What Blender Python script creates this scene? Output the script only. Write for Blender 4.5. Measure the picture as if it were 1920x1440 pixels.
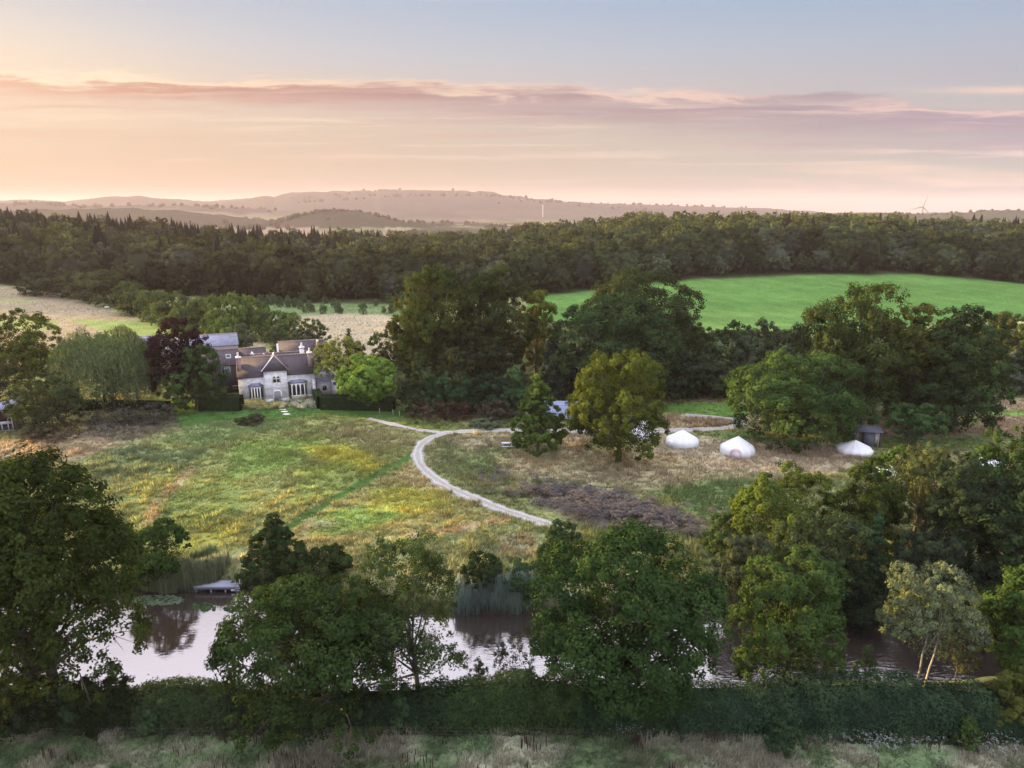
import bpy, math, random
import numpy as np
from mathutils import Vector, Matrix

R = math.radians
sc = bpy.context.scene
for o in list(bpy.data.objects):
    bpy.data.objects.remove(o)

# ------------------------------------------------------------------ camera
PITCH = R(13.8)
FPX = 1300.0                      # focal length in photograph pixels (1920 wide)
CAMZ = 36.0
CP, SP = math.cos(PITCH), math.sin(PITCH)
cam = bpy.data.cameras.new('camera')
cam.sensor_width = 36.0
cam.lens = 36.0 * FPX / 1920.0
cam.clip_start = 0.5
cam.clip_end = 40000
camo = bpy.data.objects.new('camera', cam)
camo.location = (0, 0, CAMZ)
camo.rotation_euler = (math.pi / 2 - PITCH, 0, 0)
sc.collection.objects.link(camo)
sc.camera = camo

# ------------------------------------------------------------------ look
sc.view_settings.view_transform = 'Standard'
sc.view_settings.look = 'None'
sc.view_settings.exposure = 2.6
sc.view_settings.gamma = 1.0
sc.cycles.max_bounces = 5
sc.cycles.diffuse_bounces = 2
sc.cycles.glossy_bounces = 2
sc.cycles.transmission_bounces = 2
sc.cycles.transparent_max_bounces = 4
sc.cycles.volume_bounces = 0
sc.cycles.use_denoising = True
sc.cycles.sample_clamp_indirect = 4.0
sc.cycles.caustics_reflective = False
sc.cycles.caustics_refractive = False

SUN_AZ = R(-68)                   # left of the view direction, just out of frame
SUN_EL = R(5.2)
SUN_E = 4.5


def lin(r, g, b, k=1.0):
    f = lambda c: (c / 255 / 12.92) if c / 255 <= 0.04045 else ((c / 255 + 0.055) / 1.055) ** 2.4
    return (f(r) * k, f(g) * k, f(b) * k, 1.0)


class NT:
    """small helper around a node tree"""
    def __init__(s, nt):
        s.t = nt
        nt.nodes.clear()

    def n(s, typ, **kw):
        nd = s.t.nodes.new(typ)
        for k, v in kw.items():
            setattr(nd, k, v)
        return nd

    def put(s, sock, v):
        if isinstance(v, (int, float)):
            sock.default_value = v
        elif isinstance(v, (tuple, list)):
            sock.default_value = v
        else:
            s.t.links.new(v, sock)

    def m(s, op, a, b=0.0, c=0.0, clamp=False):
        nd = s.n('ShaderNodeMath', operation=op, use_clamp=clamp)
        for i, v in enumerate((a, b, c)):
            if i < len(nd.inputs):
                s.put(nd.inputs[i], v)
        return nd.outputs[0]

    def mr(s, v, a, b, c=0.0, d=1.0, smooth=True):
        nd = s.n('ShaderNodeMapRange', interpolation_type='SMOOTHSTEP' if smooth else 'LINEAR')
        s.put(nd.inputs[0], v)
        for i, q in zip((1, 2, 3, 4), (a, b, c, d)):
            s.put(nd.inputs[i], q)
        return nd.outputs[0]

    def mix(s, f, a, b, blend='MIX'):
        nd = s.n('ShaderNodeMix', data_type='RGBA', blend_type=blend)
        s.put(nd.inputs[0], f)
        s.put(nd.inputs[6], a)
        s.put(nd.inputs[7], b)
        return nd.outputs[2]

    def xyz(s, x, y, z):
        nd = s.n('ShaderNodeCombineXYZ')
        for i, v in enumerate((x, y, z)):
            s.put(nd.inputs[i], v)
        return nd.outputs[0]

    def noise(s, vec, scale, detail=4.0, rough=0.55, dist=0.0):
        nd = s.n('ShaderNodeTexNoise')
        if vec is not None:
            s.put(nd.inputs['Vector'], vec)
        nd.inputs['Scale'].default_value = scale
        nd.inputs['Detail'].default_value = detail
        nd.inputs['Roughness'].default_value = rough
        nd.inputs['Distortion'].default_value = dist
        return nd.outputs[0]

    def ramp(s, f, stops):
        nd = s.n('ShaderNodeValToRGB')
        e = nd.color_ramp.elements
        while len(e) < len(stops):
            e.new(0.5)
        for el, (p, c) in zip(e, stops):
            el.position = p
            el.color = c
        s.put(nd.inputs[0], f)
        return nd.outputs[0]


# ------------------------------------------------------------------ sky
world = bpy.data.worlds.new('World')
sc.world = world
world.use_nodes = True
w = NT(world.node_tree)
tc = w.n('ShaderNodeTexCoord')
sep = w.n('ShaderNodeSeparateXYZ')
w.put(sep.inputs[0], tc.outputs['Generated'])
dx, dy, dz = sep.outputs
az = w.m('ARCTAN2', dx, dy)
el = w.m('DIVIDE', w.m('ARCSINE', dz), R(70.0), clamp=True)
azf = w.mr(az, -0.72, 0.62, smooth=False)
D = lambda d: d / 70.0
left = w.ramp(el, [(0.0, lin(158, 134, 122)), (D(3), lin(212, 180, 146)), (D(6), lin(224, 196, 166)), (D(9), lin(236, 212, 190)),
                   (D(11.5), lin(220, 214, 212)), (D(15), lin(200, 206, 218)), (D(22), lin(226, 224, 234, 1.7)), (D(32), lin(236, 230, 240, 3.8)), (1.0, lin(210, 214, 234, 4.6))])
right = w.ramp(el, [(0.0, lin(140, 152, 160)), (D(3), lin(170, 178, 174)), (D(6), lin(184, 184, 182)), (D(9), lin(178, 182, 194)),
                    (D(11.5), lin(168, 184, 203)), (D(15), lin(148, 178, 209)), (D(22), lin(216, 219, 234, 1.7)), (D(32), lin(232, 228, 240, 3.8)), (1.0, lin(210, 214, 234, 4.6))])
sky = w.mix(azf, left, right)  # both ramps boosted above the frame to add light on the ground
# soft glow where the sun sits behind the cloud, left of the frame
ga = w.m('DIVIDE', w.m('ADD', az, 0.68), 0.24)
ge = w.m('DIVIDE', w.m('SUBTRACT', w.m('ARCSINE', dz), R(8.8)), R(4.2))
glow = w.m('EXPONENT', w.m('MULTIPLY', w.m('ADD', w.m('MULTIPLY', ga, ga), w.m('MULTIPLY', ge, ge)), -1.0))
sky = w.mix(w.m('MULTIPLY', glow, 0.6), sky, lin(255, 236, 206, 1.03))
# plane coordinates for the cloud deck ahead
yy = w.m('MAXIMUM', dy, 0.2)
cu = w.m('DIVIDE', dx, yy)
cw = w.m('DIVIDE', dz, yy)
front = w.mr(dy, 0.15, 0.45)
un = w.m('DIVIDE', cu, 0.69)
wc = w.m('SUBTRACT', w.m('SUBTRACT', 0.151, w.m('MULTIPLY', un, 0.0235)), w.m('MULTIPLY', w.m('MULTIPLY', un, un), 0.007))
n1 = w.noise(w.xyz(w.m('MULTIPLY', cu, 2.2), w.m('MULTIPLY', cw, 22.0), 0.3), 1.6, 7.0, 0.6, 0.4)
n2 = w.noise(w.xyz(w.m('MULTIPLY', cu, 1.6), w.m('MULTIPLY', cw, 30.0), 7.7), 1.0, 6.0, 0.55, 0.6)
n3 = w.noise(w.xyz(w.m('MULTIPLY', cu, 9.0), w.m('MULTIPLY', cw, 60.0), 3.1), 1.0, 8.0, 0.65, 0.5)
n1c = w.m('SUBTRACT', n1, 0.5)
n3c = w.m('SUBTRACT', n3, 0.5)
thick = w.mr(cu, -0.75, 0.75, 0.0125, 0.028, smooth=False)
off = w.m('SUBTRACT', cw, wc)
v = w.m('DIVIDE', w.m('ADD', off, w.m('ADD', w.m('MULTIPLY', n1c, 0.050), w.m('MULTIPLY', n3c, 0.045))), thick)
core_up = w.mr(v, 0.95, 0.5)                         # crisp upper edge
core_dn = w.mr(v, -2.6, 0.1)                         # soft lower edge
core = w.m('MULTIPLY', w.m('MULTIPLY', core_up, core_dn), front)
ccol = w.ramp(w.mr(cu, -0.75, 0.75, smooth=False), [(0.0, lin(240, 190, 155)), (0.22, lin(200, 150, 136)), (0.5, lin(172, 142, 146)), (0.78, lin(162, 146, 160)), (1.0, lin(162, 150, 170))])
sky = w.mix(w.m('MULTIPLY', core, w.mr(n2, 0.3, 0.65, 0.5, 1.0)), sky, ccol)
# bright fringe riding on the upper edge
v2 = w.m('DIVIDE', w.m('ADD', w.m('SUBTRACT', off, 0.0125), w.m('ADD', w.m('MULTIPLY', n3c, 0.06), w.m('MULTIPLY', n1c, 0.05))), 0.0065)
fr = w.m('EXPONENT', w.m('MULTIPLY', w.m('MULTIPLY', v2, v2), -1.0))
fr = w.m('MULTIPLY', w.m('MULTIPLY', fr, front), w.mr(n1, 0.36, 0.58, 0.1, 1.0))
fcol = w.ramp(w.mr(cu, -0.75, 0.75, smooth=False), [(0.0, lin(255, 238, 205, 1.1)), (0.3, lin(250, 220, 190)), (0.6, lin(240, 210, 194)), (1.0, lin(230, 198, 190))])
sky = w.mix(w.m('MULTIPLY', fr, w.mr(cu, -0.7, 0.7, 1.0, 0.8, smooth=False)), sky, fcol)
# thin streaks below the band
st = w.m('MULTIPLY', w.mr(n2, 0.5, 0.72), w.m('MULTIPLY', front, w.mr(off, 0.0, -0.03)))
sky = w.mix(w.m('MULTIPLY', st, w.mr(off, -0.15, -0.02, 0.4, 0.75)), sky, w.mix(azf, lin(255, 228, 188), lin(240, 208, 190)))
st2 = w.m('MULTIPLY', w.mr(n1, 0.52, 0.75), w.m('MULTIPLY', front, w.mr(off, -0.015, -0.035)))
sky = w.mix(w.m('MULTIPLY', st2, w.mr(off, -0.12, -0.03, 0.1, 0.6)), sky, w.mix(azf, lin(240, 196, 158), lin(200, 172, 180)))
n4 = w.noise(w.xyz(w.m('MULTIPLY', cu, 2.6), w.m('MULTIPLY', w.m('ADD', cw, w.m('MULTIPLY', n3c, 0.012)), 85.0), 12.4), 1.0, 5.0, 0.55, 0.3)
st4 = w.m('MULTIPLY', w.m('MULTIPLY', w.mr(n4, 0.52, 0.72), front), w.mr(w.m('ABSOLUTE', w.m('ADD', off, 0.035)), 0.075, 0.02))
sky = w.mix(w.m('MULTIPLY', st4, 0.6), sky, w.mix(azf, lin(252, 226, 190), lin(240, 216, 204)))
st5 = w.m('MULTIPLY', w.m('MULTIPLY', w.mr(n4, 0.47, 0.3), front), w.mr(w.m('ABSOLUTE', w.m('ADD', off, 0.03)), 0.06, 0.01))
sky = w.mix(w.m('MULTIPLY', st5, 0.45), sky, w.mix(azf, lin(226, 176, 146), lin(176, 158, 172)))
# small lit streak, upper right
su = w.m('DIVIDE', w.m('SUBTRACT', cu, 0.70), 0.13)
sw = w.m('DIVIDE', w.m('ADD', w.m('SUBTRACT', cw, 0.1615), w.m('MULTIPLY', n3c, 0.008)), 0.0042)
sm = w.m('EXPONENT', w.m('MULTIPLY', w.m('ADD', w.m('MULTIPLY', su, su), w.m('MULTIPLY', sw, sw)), -1.0))
sky = w.mix(w.m('MULTIPLY', w.m('MULTIPLY', sm, front), 0.9), sky, lin(236, 208, 194))
# bluish sky boosted as fill light behind the camera and below the horizon
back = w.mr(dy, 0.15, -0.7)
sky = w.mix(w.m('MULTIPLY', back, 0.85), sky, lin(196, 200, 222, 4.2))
nish = w.n('ShaderNodeTexSky', sky_type='NISHITA')
nish.sun_disc = False
nish.sun_elevation = SUN_EL
nish.sun_rotation = SUN_AZ
nish.air_density = 1.0
nish.dust_density = 1.5
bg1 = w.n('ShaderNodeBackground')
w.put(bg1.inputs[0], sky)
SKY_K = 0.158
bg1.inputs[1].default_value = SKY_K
bg2 = w.n('ShaderNodeBackground')
w.put(bg2.inputs[0], nish.outputs[0])
bg2.inputs[1].default_value = 0.00006
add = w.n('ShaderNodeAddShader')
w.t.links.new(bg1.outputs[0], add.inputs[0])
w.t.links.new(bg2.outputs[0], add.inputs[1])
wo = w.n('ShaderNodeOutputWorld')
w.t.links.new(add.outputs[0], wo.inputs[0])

# ------------------------------------------------------------------ sun
sl = bpy.data.lights.new('sun', 'SUN')
sl.energy = SUN_E
sl.angle = R(0.6)
sl.color = (1.0, 0.68, 0.27)
slo = bpy.data.objects.new('sun', sl)
sd = Vector((math.sin(SUN_AZ) * math.cos(SUN_EL), math.cos(SUN_AZ) * math.cos(SUN_EL), math.sin(SUN_EL)))
slo.rotation_euler = sd.to_track_quat('Z', 'Y').to_euler()
slo.location = (-200, 100, 150)
sc.collection.objects.link(slo)

# ------------------------------------------------------------------ numeric helpers
def ss(a, b, x):
    t = np.clip((np.asarray(x, float) - a) / (b - a), 0, 1)
    return t * t * (3 - 2 * t)


_rs = np.random.RandomState(11)
_perm = _rs.rand(256, 256).astype(np.float32)


def vnoise(x, y):
    xi = np.floor(x).astype(int)
    yi = np.floor(y).astype(int)
    fx = x - xi
    fy = y - yi
    fx = fx * fx * (3 - 2 * fx)
    fy = fy * fy * (3 - 2 * fy)
    a = _perm[xi & 255, yi & 255]
    b = _perm[(xi + 1) & 255, yi & 255]
    c = _perm[xi & 255, (yi + 1) & 255]
    d = _perm[(xi + 1) & 255, (yi + 1) & 255]
    return (a * (1 - fx) + b * fx) * (1 - fy) + (c * (1 - fx) + d * fx) * fy


def fbm(x, y, o=4):
    s, a, t = 0.0, 1.0, 0.0
    for i in range(o):
        s = s + a * vnoise(x * 2 ** i + 17.3 * i, y * 2 ** i + 5.1 * i)
        t += a
        a *= 0.5
    return s / t - 0.5


def polysd(poly, x, y):
    """signed distance to a polygon, negative inside"""
    x = np.asarray(x, float)
    y = np.asarray(y, float)
    d = np.full(x.shape, 1e18)
    ins = np.zeros(x.shape, bool)
    n = len(poly)
    for i in range(n):
        ax, ay = poly[i]
        bx, by = poly[(i + 1) % n]
        ex, ey = bx - ax, by - ay
        t = np.clip(((x - ax) * ex + (y - ay) * ey) / (ex * ex + ey * ey + 1e-12), 0, 1)
        d = np.minimum(d, (x - ax - t * ex) ** 2 + (y - ay - t * ey) ** 2)
        if ay != by:
            c = ((ay > y) != (by > y)) & (x < ex * (y - ay) / (by - ay) + ax)
            ins ^= c
    d = np.sqrt(d)
    return np.where(ins, -d, d)


def linesd(pts, x, y):
    d = np.full(np.shape(x), 1e18)
    for (ax, ay), (bx, by) in zip(pts[:-1], pts[1:]):
        ex, ey = bx - ax, by - ay
        t = np.clip(((x - ax) * ex + (y - ay) * ey) / (ex * ex + ey * ey + 1e-12), 0, 1)
        d = np.minimum(d, (x - ax - t * ex) ** 2 + (y - ay - t * ey) ** 2)
    return np.sqrt(d)


def ray(px, py):
    a, b = (px - 960) / FPX, (720 - py) / FPX
    return np.array([a, CP + b * SP, b * CP - SP])


def gpz(px, py, z=0.0):
    d = ray(px, py)
    t = (z - CAMZ) / d[2]
    return np.array([d[0] * t, d[1] * t, z])


def to_px(X, Y, Z):
    dep = Y * CP + (CAMZ - Z) * SP
    dep = np.where(dep < 1, 1, dep)
    u = X / dep
    v = (Y * SP + (Z - CAMZ) * CP) / dep
    return 960 + FPX * u, 720 - FPX * v


# ------------------------------------------------------------------ terrain
WATER = -1.5
_pond_px = [(-260, 1098), (40, 1100), (200, 1102), (300, 1106), (440, 1100), (520, 1108), (640, 1122), (760, 1138), (870, 1148), (1000, 1146), (1120, 1150),
            (1260, 1146), (1350, 1148), (1420, 1156), (1520, 1160), (1640, 1166), (1760, 1170), (1900, 1174), (2100, 1180), (2300, 1205), (2500, 1232),
            (2460, 1262), (2250, 1285), (1920, 1284), (1700, 1290), (1500, 1298), (1300, 1318), (900, 1326), (500, 1328), (200, 1322), (0, 1326), (-300, 1330)]
POND = [tuple(gpz(px, py, WATER)[:2]) for px, py in _pond_px]
_A_px = [-400, 0, 100, 200, 300, 400, 500, 600, 700, 800, 900, 1000, 1100, 1200, 1350, 1500, 1650, 1800, 1920, 2300]
_A_v = [22, 21, 17, 13.5, 11.5, 8.0, 5.5, 4, 2.0, 0.5, 2.0, 6.5, 10.5, 15, 16.5, 16.5, 15, 13, 11.5, 11]


def zat(py, dist):
    b = (720 - py) / FPX
    return CAMZ + dist * (b * CP - SP) / (CP + b * SP)


def zarr(py, dist):
    b = (720 - np.asarray(py, float)) / FPX
    return CAMZ + dist * (b * CP - SP) / (CP + b * SP)


HILLS = [  # distance, front width, back width, bump height, bump scale, skyline (photo px)
    (5200, 1100, 900, 10, 70, [(-600, 378), (0, 378), (60, 375), (120, 380), (200, 370), (260, 368), (300, 373), (400, 378), (470, 373), (500, 369), (515, 370), (550, 362), (620, 360), (705, 359), (712, 356), (790, 357), (850, 359), (900, 360), (955, 367), (1000, 374), (1060, 379), (1120, 382), (1250, 386), (1400, 391), (1480, 395), (1560, 400), (2500, 402)]),
    (3500, 420, 500, 9, 60, [(-600, 384), (0, 383), (80, 380), (150, 388), (300, 386), (420, 390), (520, 396), (600, 402), (760, 408), (900, 412), (2500, 415)]),
    (2500, 300, 400, 8, 45, [(-600, 392), (0, 397), (130, 395), (200, 391), (260, 392), (330, 397), (420, 405), (480, 416), (1000, 424), (2500, 424)]),
    (2300, 190, 300, 7, 45, [(-600, 440), (480, 424), (530, 412), (560, 404), (600, 398), (650, 396), (690, 400), (730, 410), (770, 420), (820, 428), (2500, 440)]),
    (2700, 420, 600, 8, 55, [(-600, 440), (1300, 418), (1440, 407), (1550, 403), (1650, 402), (1740, 403), (1800, 401), (1850, 397), (1920, 397), (2200, 395), (2600, 396)]),
]


_smooth_px = [[(690, 785), (745, 798), (835, 812), (930, 807), (1100, 809), (1290, 806), (1391, 795), (1362, 785), (1285, 779)],
              [(838, 812), (787, 838), (783, 855), (812, 895), (890, 935), (1000, 975), (1062, 994)]]
_smooth = [[tuple(gpz(px, py, 0)[:2]) for px, py in q] for q in _smooth_px]


def hummocks(X, Y):
    k = ss(66, 74, Y) * ss(128, 112, Y)
    d = np.minimum(linesd(_smooth[0], X, Y), linesd(_smooth[1], X, Y))
    k = k * ss(1.8, 5.0, d)
    a = fbm(X / 3.4 + 50, Y / 2.2, 3)
    big = ss(-.15, .2, fbm(X / 16 + 3, Y / 16, 2))
    return k * (np.abs(a) * -1.5 + .3) * (.35 + .65 * big)


def terrain(X, Y, bumps=True):
    X = np.asarray(X, float)
    Y = np.asarray(Y, float)
    dep = np.maximum(Y, 40) * CP + CAMZ * SP
    px = 960 + FPX * X / dep
    A = np.interp(px, _A_px, _A_v)
    z = A * ss(225, 575, Y)
    fall = ss(625, 1050, Y)
    z = z * (1 - fall) - 20 * fall
    z = z + fbm(X / 22, Y / 22, 3) * 0.7 * ss(66, 80, Y) + fbm(X / 60 + 9, Y / 60, 2) * 4.0 * ss(250, 400, Y)
    far = Y > 900
    if np.any(far):
        Xf, Yf, pf = X[far], Y[far], 960 + FPX * X[far] / (Y[far] * CP)
        zf = z[far] + fbm(Xf / 300, Yf / 300, 3) * 14
        for dist, wf, wb, bh, bs, prof in HILLS:
            zt = zarr(np.interp(pf, [p[0] for p in prof], [p[1] for p in prof]), dist)
            q = Yf - dist
            g = np.exp(-(q / np.where(q < 0, wf, wb)) ** 2)
            hz = -20 + (zt + 20) * g
            if bumps:
                hz = hz + np.clip(fbm(Xf / bs, Yf / (bs * 3), 3) + 0.12, -0.1, 1) * bh * 2.2 * ss(0.5, 0.95, g)
            zf = np.maximum(zf, hz)
        z = z.copy()
        z[far] = zf
    mh = (Y > 66) & (Y < 128)
    if np.any(mh):
        z = z.copy()
        z[mh] = z[mh] + hummocks(X[mh], Y[mh])
    near = (Y > 34) & (Y < 90) & (np.abs(X) < 130)
    if np.any(near):
        s = polysd(POND, X[near], Y[near]) + fbm(X[near] / 3, Y[near] / 3, 3) * 1.2
        z = z.copy()
        k = ss(1.1, -1.6, s)
        z[near] = z[near] * (1 - k) + (-2.8) * k
    return z


def tz(x, y):
    return float(terrain(np.array([x]), np.array([y]), False)[0])


_ts = np.concatenate([np.linspace(38, 150, 500), np.geomspace(150.5, 9000, 2500)])


def gp(px, py):
    """point of the ground seen at a photograph pixel"""
    d = ray(px, py)
    X, Y, Z = d[0] * _ts / d[1], _ts, CAMZ + d[2] * _ts / d[1]
    diff = Z - terrain(X, Y, False)
    i = int(np.argmax(diff < 0))
    if diff[i] >= 0 or i == 0:
        i = len(_ts) - 1
    f = diff[i - 1] / (diff[i - 1] - diff[i] + 1e-9)
    Yq = _ts[i - 1] + f * (_ts[i] - _ts[i - 1])
    return np.array([d[0] * Yq / d[1], Yq, CAMZ + d[2] * Yq / d[1]])


def depth(P):
    return P[1] * CP + (CAMZ - P[2]) * SP


def h_for(P, py):
    """height above ground point P at which photo row py is reached"""
    b = (720 - py) / FPX
    z = CAMZ + P[1] * (b * CP - SP) / (CP + b * SP)
    return z - P[2]


# ------------------------------------------------------------------ object helpers
COL = sc.collection


def tag(o, label, cat, group=None, kind=None):
    o['label'] = label
    o['category'] = cat
    if group:
        o['group'] = group
    if kind:
        o['kind'] = kind
    return o


def empty(name, loc, label, cat, group=None, rz=0.0):
    o = bpy.data.objects.new(name, None)
    o.empty_display_size = 0.5
    o.location = loc
    o.rotation_euler = (0, 0, rz)
    COL.objects.link(o)
    return tag(o, label, cat, group)


def link(name, me, parent=None, loc=None):
    o = bpy.data.objects.new(name, me)
    COL.objects.link(o)
    if parent is not None:
        o.parent = parent
    if loc is not None:
        o.location = loc
    return o


def raw_mesh(name, V, faces_flat, sizes, mats, midx=None, tint=None, lcol=None, smooth=False):
    me = bpy.data.meshes.new(name)
    V = np.ascontiguousarray(V, np.float32)
    me.vertices.add(len(V))
    me.vertices.foreach_set('co', V.ravel())
    me.loops.add(len(faces_flat))
    me.loops.foreach_set('vertex_index', np.ascontiguousarray(faces_flat, np.int32))
    me.polygons.add(len(sizes))
    st = np.concatenate([[0], np.cumsum(sizes)[:-1]]).astype(np.int32)
    me.polygons.foreach_set('loop_start', st)
    if midx is not None:
        me.polygons.foreach_set('material_index', np.ascontiguousarray(midx, np.int32))
    me.update(calc_edges=True)
    if smooth:
        me.polygons.foreach_set('use_smooth', np.ones(len(sizes), bool))
    for m in mats:
        me.materials.append(m)
    if tint is not None:
        a = me.attributes.new('tint', 'FLOAT', 'POINT')
        a.data.foreach_set('value', np.ascontiguousarray(tint, np.float32))
    if lcol is not None:
        a = me.attributes.new('lcol', 'FLOAT_COLOR', 'POINT')
        c = np.ones((len(V), 4), np.float32)
        c[:, :3] = lcol
        a.data.foreach_set('color', c.ravel())
    return me


class MB:
    """collects shapes into one mesh"""
    def __init__(s):
        s.v, s.f, s.m = [], [], []

    def add(s, verts, faces, mi=0):
        o = len(s.v)
        s.v += [tuple(map(float, p)) for p in verts]
        s.f += [tuple(i + o for i in f) for f in faces]
        s.m += [mi] * len(faces)

    def box(s, x0, x1, y0, y1, z0, z1, mi=0):
        s.add([(x0, y0, z0), (x1, y0, z0), (x1, y1, z0), (x0, y1, z0), (x0, y0, z1), (x1, y0, z1), (x1, y1, z1), (x0, y1, z1)],
              [(0, 3, 2, 1), (4, 5, 6, 7), (0, 1, 5, 4), (1, 2, 6, 5), (2, 3, 7, 6), (3, 0, 4, 7)], mi)

    def prism(s, poly, z0, z1, mi=0):
        """vertical extrusion of a plan polygon (counter-clockwise)"""
        n = len(poly)
        s.add([(x, y, z0) for x, y in poly] + [(x, y, z1) for x, y in poly],
              [tuple(range(n))[::-1], tuple(range(n, 2 * n))] + [(i, (i + 1) % n, n + (i + 1) % n, n + i) for i in range(n)], mi)

    def face_y(s, poly, y0, y1, mi=0):
        """extrusion along y of an x-z outline (counter-clockwise seen from -y)"""
        n = len(poly)
        s.add([(x, y0, z) for x, z in poly] + [(x, y1, z) for x, z in poly],
              [tuple(range(n)), tuple(range(n, 2 * n))[::-1]] + [(i, n + i, n + (i + 1) % n, (i + 1) % n) for i in range(n)], mi)

    def face_x(s, poly, x0, x1, mi=0):
        n = len(poly)
        s.add([(x0, y, z) for y, z in poly] + [(x1, y, z) for y, z in poly],
              [tuple(range(n))[::-1], tuple(range(n, 2 * n))] + [(i, (i + 1) % n, n + (i + 1) % n, n + i) for i in range(n)], mi)

    def tube(s, pts, rad, sides=6, mi=0, cap=True):
        pts = [np.array(p, float) for p in pts]
        if np.isscalar(rad):
            rad = [rad] * len(pts)
        o = len(s.v)
        for i, p in enumerate(pts):
            t = pts[min(i + 1, len(pts) - 1)] - pts[max(i - 1, 0)]
            t /= np.linalg.norm(t) + 1e-9
            a = np.array([1, 0, 0]) if abs(t[0]) < 0.8 else np.array([0, 1, 0])
            b1 = np.cross(t, a); b1 /= np.linalg.norm(b1)
            b2 = np.cross(t, b1)
            for k in range(sides):
                q = 2 * math.pi * k / sides
                s.v.append(tuple(p + rad[i] * (math.cos(q) * b1 + math.sin(q) * b2)))
        for i in range(len(pts) - 1):
            for k in range(sides):
                k2 = (k + 1) % sides
                s.f.append((o + i * sides + k, o + i * sides + k2, o + (i + 1) * sides + k2, o + (i + 1) * sides + k))
                s.m.append(mi)
        if cap:
            s.f.append(tuple(o + k for k in range(sides))[::-1]); s.m.append(mi)
            s.f.append(tuple(o + (len(pts) - 1) * sides + k for k in range(sides))); s.m.append(mi)

    def lathe(s, prof, sides=24, mi=0, cx=0, cy=0):
        o = len(s.v)
        for r, z in prof:
            for k in range(sides):
                q = 2 * math.pi * k / sides
                s.v.append((cx + r * math.cos(q), cy + r * math.sin(q), z))
        for i in range(len(prof) - 1):
            for k in range(sides):
                k2 = (k + 1) % sides
                s.f.append((o + i * sides + k, o + i * sides + k2, o + (i + 1) * sides + k2, o + (i + 1) * sides + k))
                s.m.append(mi)

    def build(s, name, mats, parent=None, loc=None, smooth=False):
        if not isinstance(mats, (list, tuple)):
            mats = [mats]
        flat = [i for f in s.f for i in f]
        me = raw_mesh(name, np.array(s.v), flat, [len(f) for f in s.f], mats, s.m, smooth=smooth)
        return link(name, me, parent, loc)


# ------------------------------------------------------------------ materials
def mat(name):
    m = bpy.data.materials.new(name)
    m.use_nodes = True
    return m, NT(m.node_tree)


def out(t, sh):
    o = t.n('ShaderNodeOutputMaterial')
    t.t.links.new(sh, o.inputs[0])


def simple(name, col, rough=0.8, var=0.18, scale=3.0, metallic=0.0, bump=0.0, coord='Object', stretch=(1, 1, 1)):
    m, t = mat(name)
    tcn = t.n('ShaderNodeTexCoord')
    mp = t.n('ShaderNodeMapping')
    t.put(mp.inputs[0], tcn.outputs[coord])
    mp.inputs['Scale'].default_value = stretch
    n = t.noise(mp.outputs[0], scale, 6, 0.6)
    n2_ = t.noise(mp.outputs[0], scale * 0.17, 3, 0.5)
    f = t.m('ADD', t.m('MULTIPLY', n, 0.6), t.m('MULTIPLY', n2_, 0.4))
    c = t.mix(t.mr(f, 0.3, 0.7), tuple(x * (1 - var) for x in col[:3]) + (1,), tuple(min(1, x * (1 + var)) for x in col[:3]) + (1,))
    p = t.n('ShaderNodeBsdfPrincipled')
    t.put(p.inputs['Base Color'], c)
    p.inputs['Roughness'].default_value = rough
    p.inputs['Metallic'].default_value = metallic
    if bump:
        b = t.n('ShaderNodeBump')
        b.inputs['Strength'].default_value = bump
        t.put(b.inputs['Height'], n)
        t.put(p.inputs['Normal'], b.outputs[0])
    out(t, p.outputs[0])
    return m


def leaf_mat(name, attr=False, transl=0.2):
    m, t = mat(name)
    if attr:
        a = t.n('ShaderNodeAttribute', attribute_name='lcol')
        base = a.outputs['Color']
    else:
        oi = t.n('ShaderNodeObjectInfo')
        base = oi.outputs['Color']
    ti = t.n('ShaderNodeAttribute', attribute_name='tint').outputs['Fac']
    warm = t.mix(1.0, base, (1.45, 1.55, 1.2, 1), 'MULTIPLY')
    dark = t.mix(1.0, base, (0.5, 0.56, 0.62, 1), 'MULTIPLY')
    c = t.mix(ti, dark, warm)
    d = t.n('ShaderNodeBsdfDiffuse')
    t.put(d.inputs[0], c)
    tr = t.n('ShaderNodeBsdfTranslucent')
    t.put(tr.inputs[0], t.mix(1.0, c, (1.35, 1.35, 0.6, 1), 'MULTIPLY'))
    mx = t.n('ShaderNodeMixShader')
    mx.inputs[0].default_value = transl
    t.t.links.new(d.outputs[0], mx.inputs[1])
    t.t.links.new(tr.outputs[0], mx.inputs[2])
    out(t, mx.outputs[0])
    return m


M = {}
M['leaf'] = leaf_mat('foliage')
M['leaf_mass'] = leaf_mat('foliage_mass', True)
M['bark'] = simple('bark', (0.055, 0.045, 0.036), 0.9, 0.4, 6, bump=0.4, stretch=(1, 1, 0.25))
M['bark_pale'] = simple('pale_bark', (0.17, 0.16, 0.14), 0.9, 0.4, 6, bump=0.3, stretch=(1, 1, 0.3))


def grass_mat():
    m, t = mat('grass')
    a = t.n('ShaderNodeAttribute', attribute_name='lcol').outputs['Color']
    d = t.n('ShaderNodeBsdfDiffuse')
    t.put(d.inputs[0], a)
    tr = t.n('ShaderNodeBsdfTranslucent')
    t.put(tr.inputs[0], a)
    mx = t.n('ShaderNodeMixShader')
    mx.inputs[0].default_value = 0.5
    t.t.links.new(d.outputs[0], mx.inputs[1])
    t.t.links.new(tr.outputs[0], mx.inputs[2])
    out(t, mx.outputs[0])
    return m


M['grass'] = grass_mat()
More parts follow.
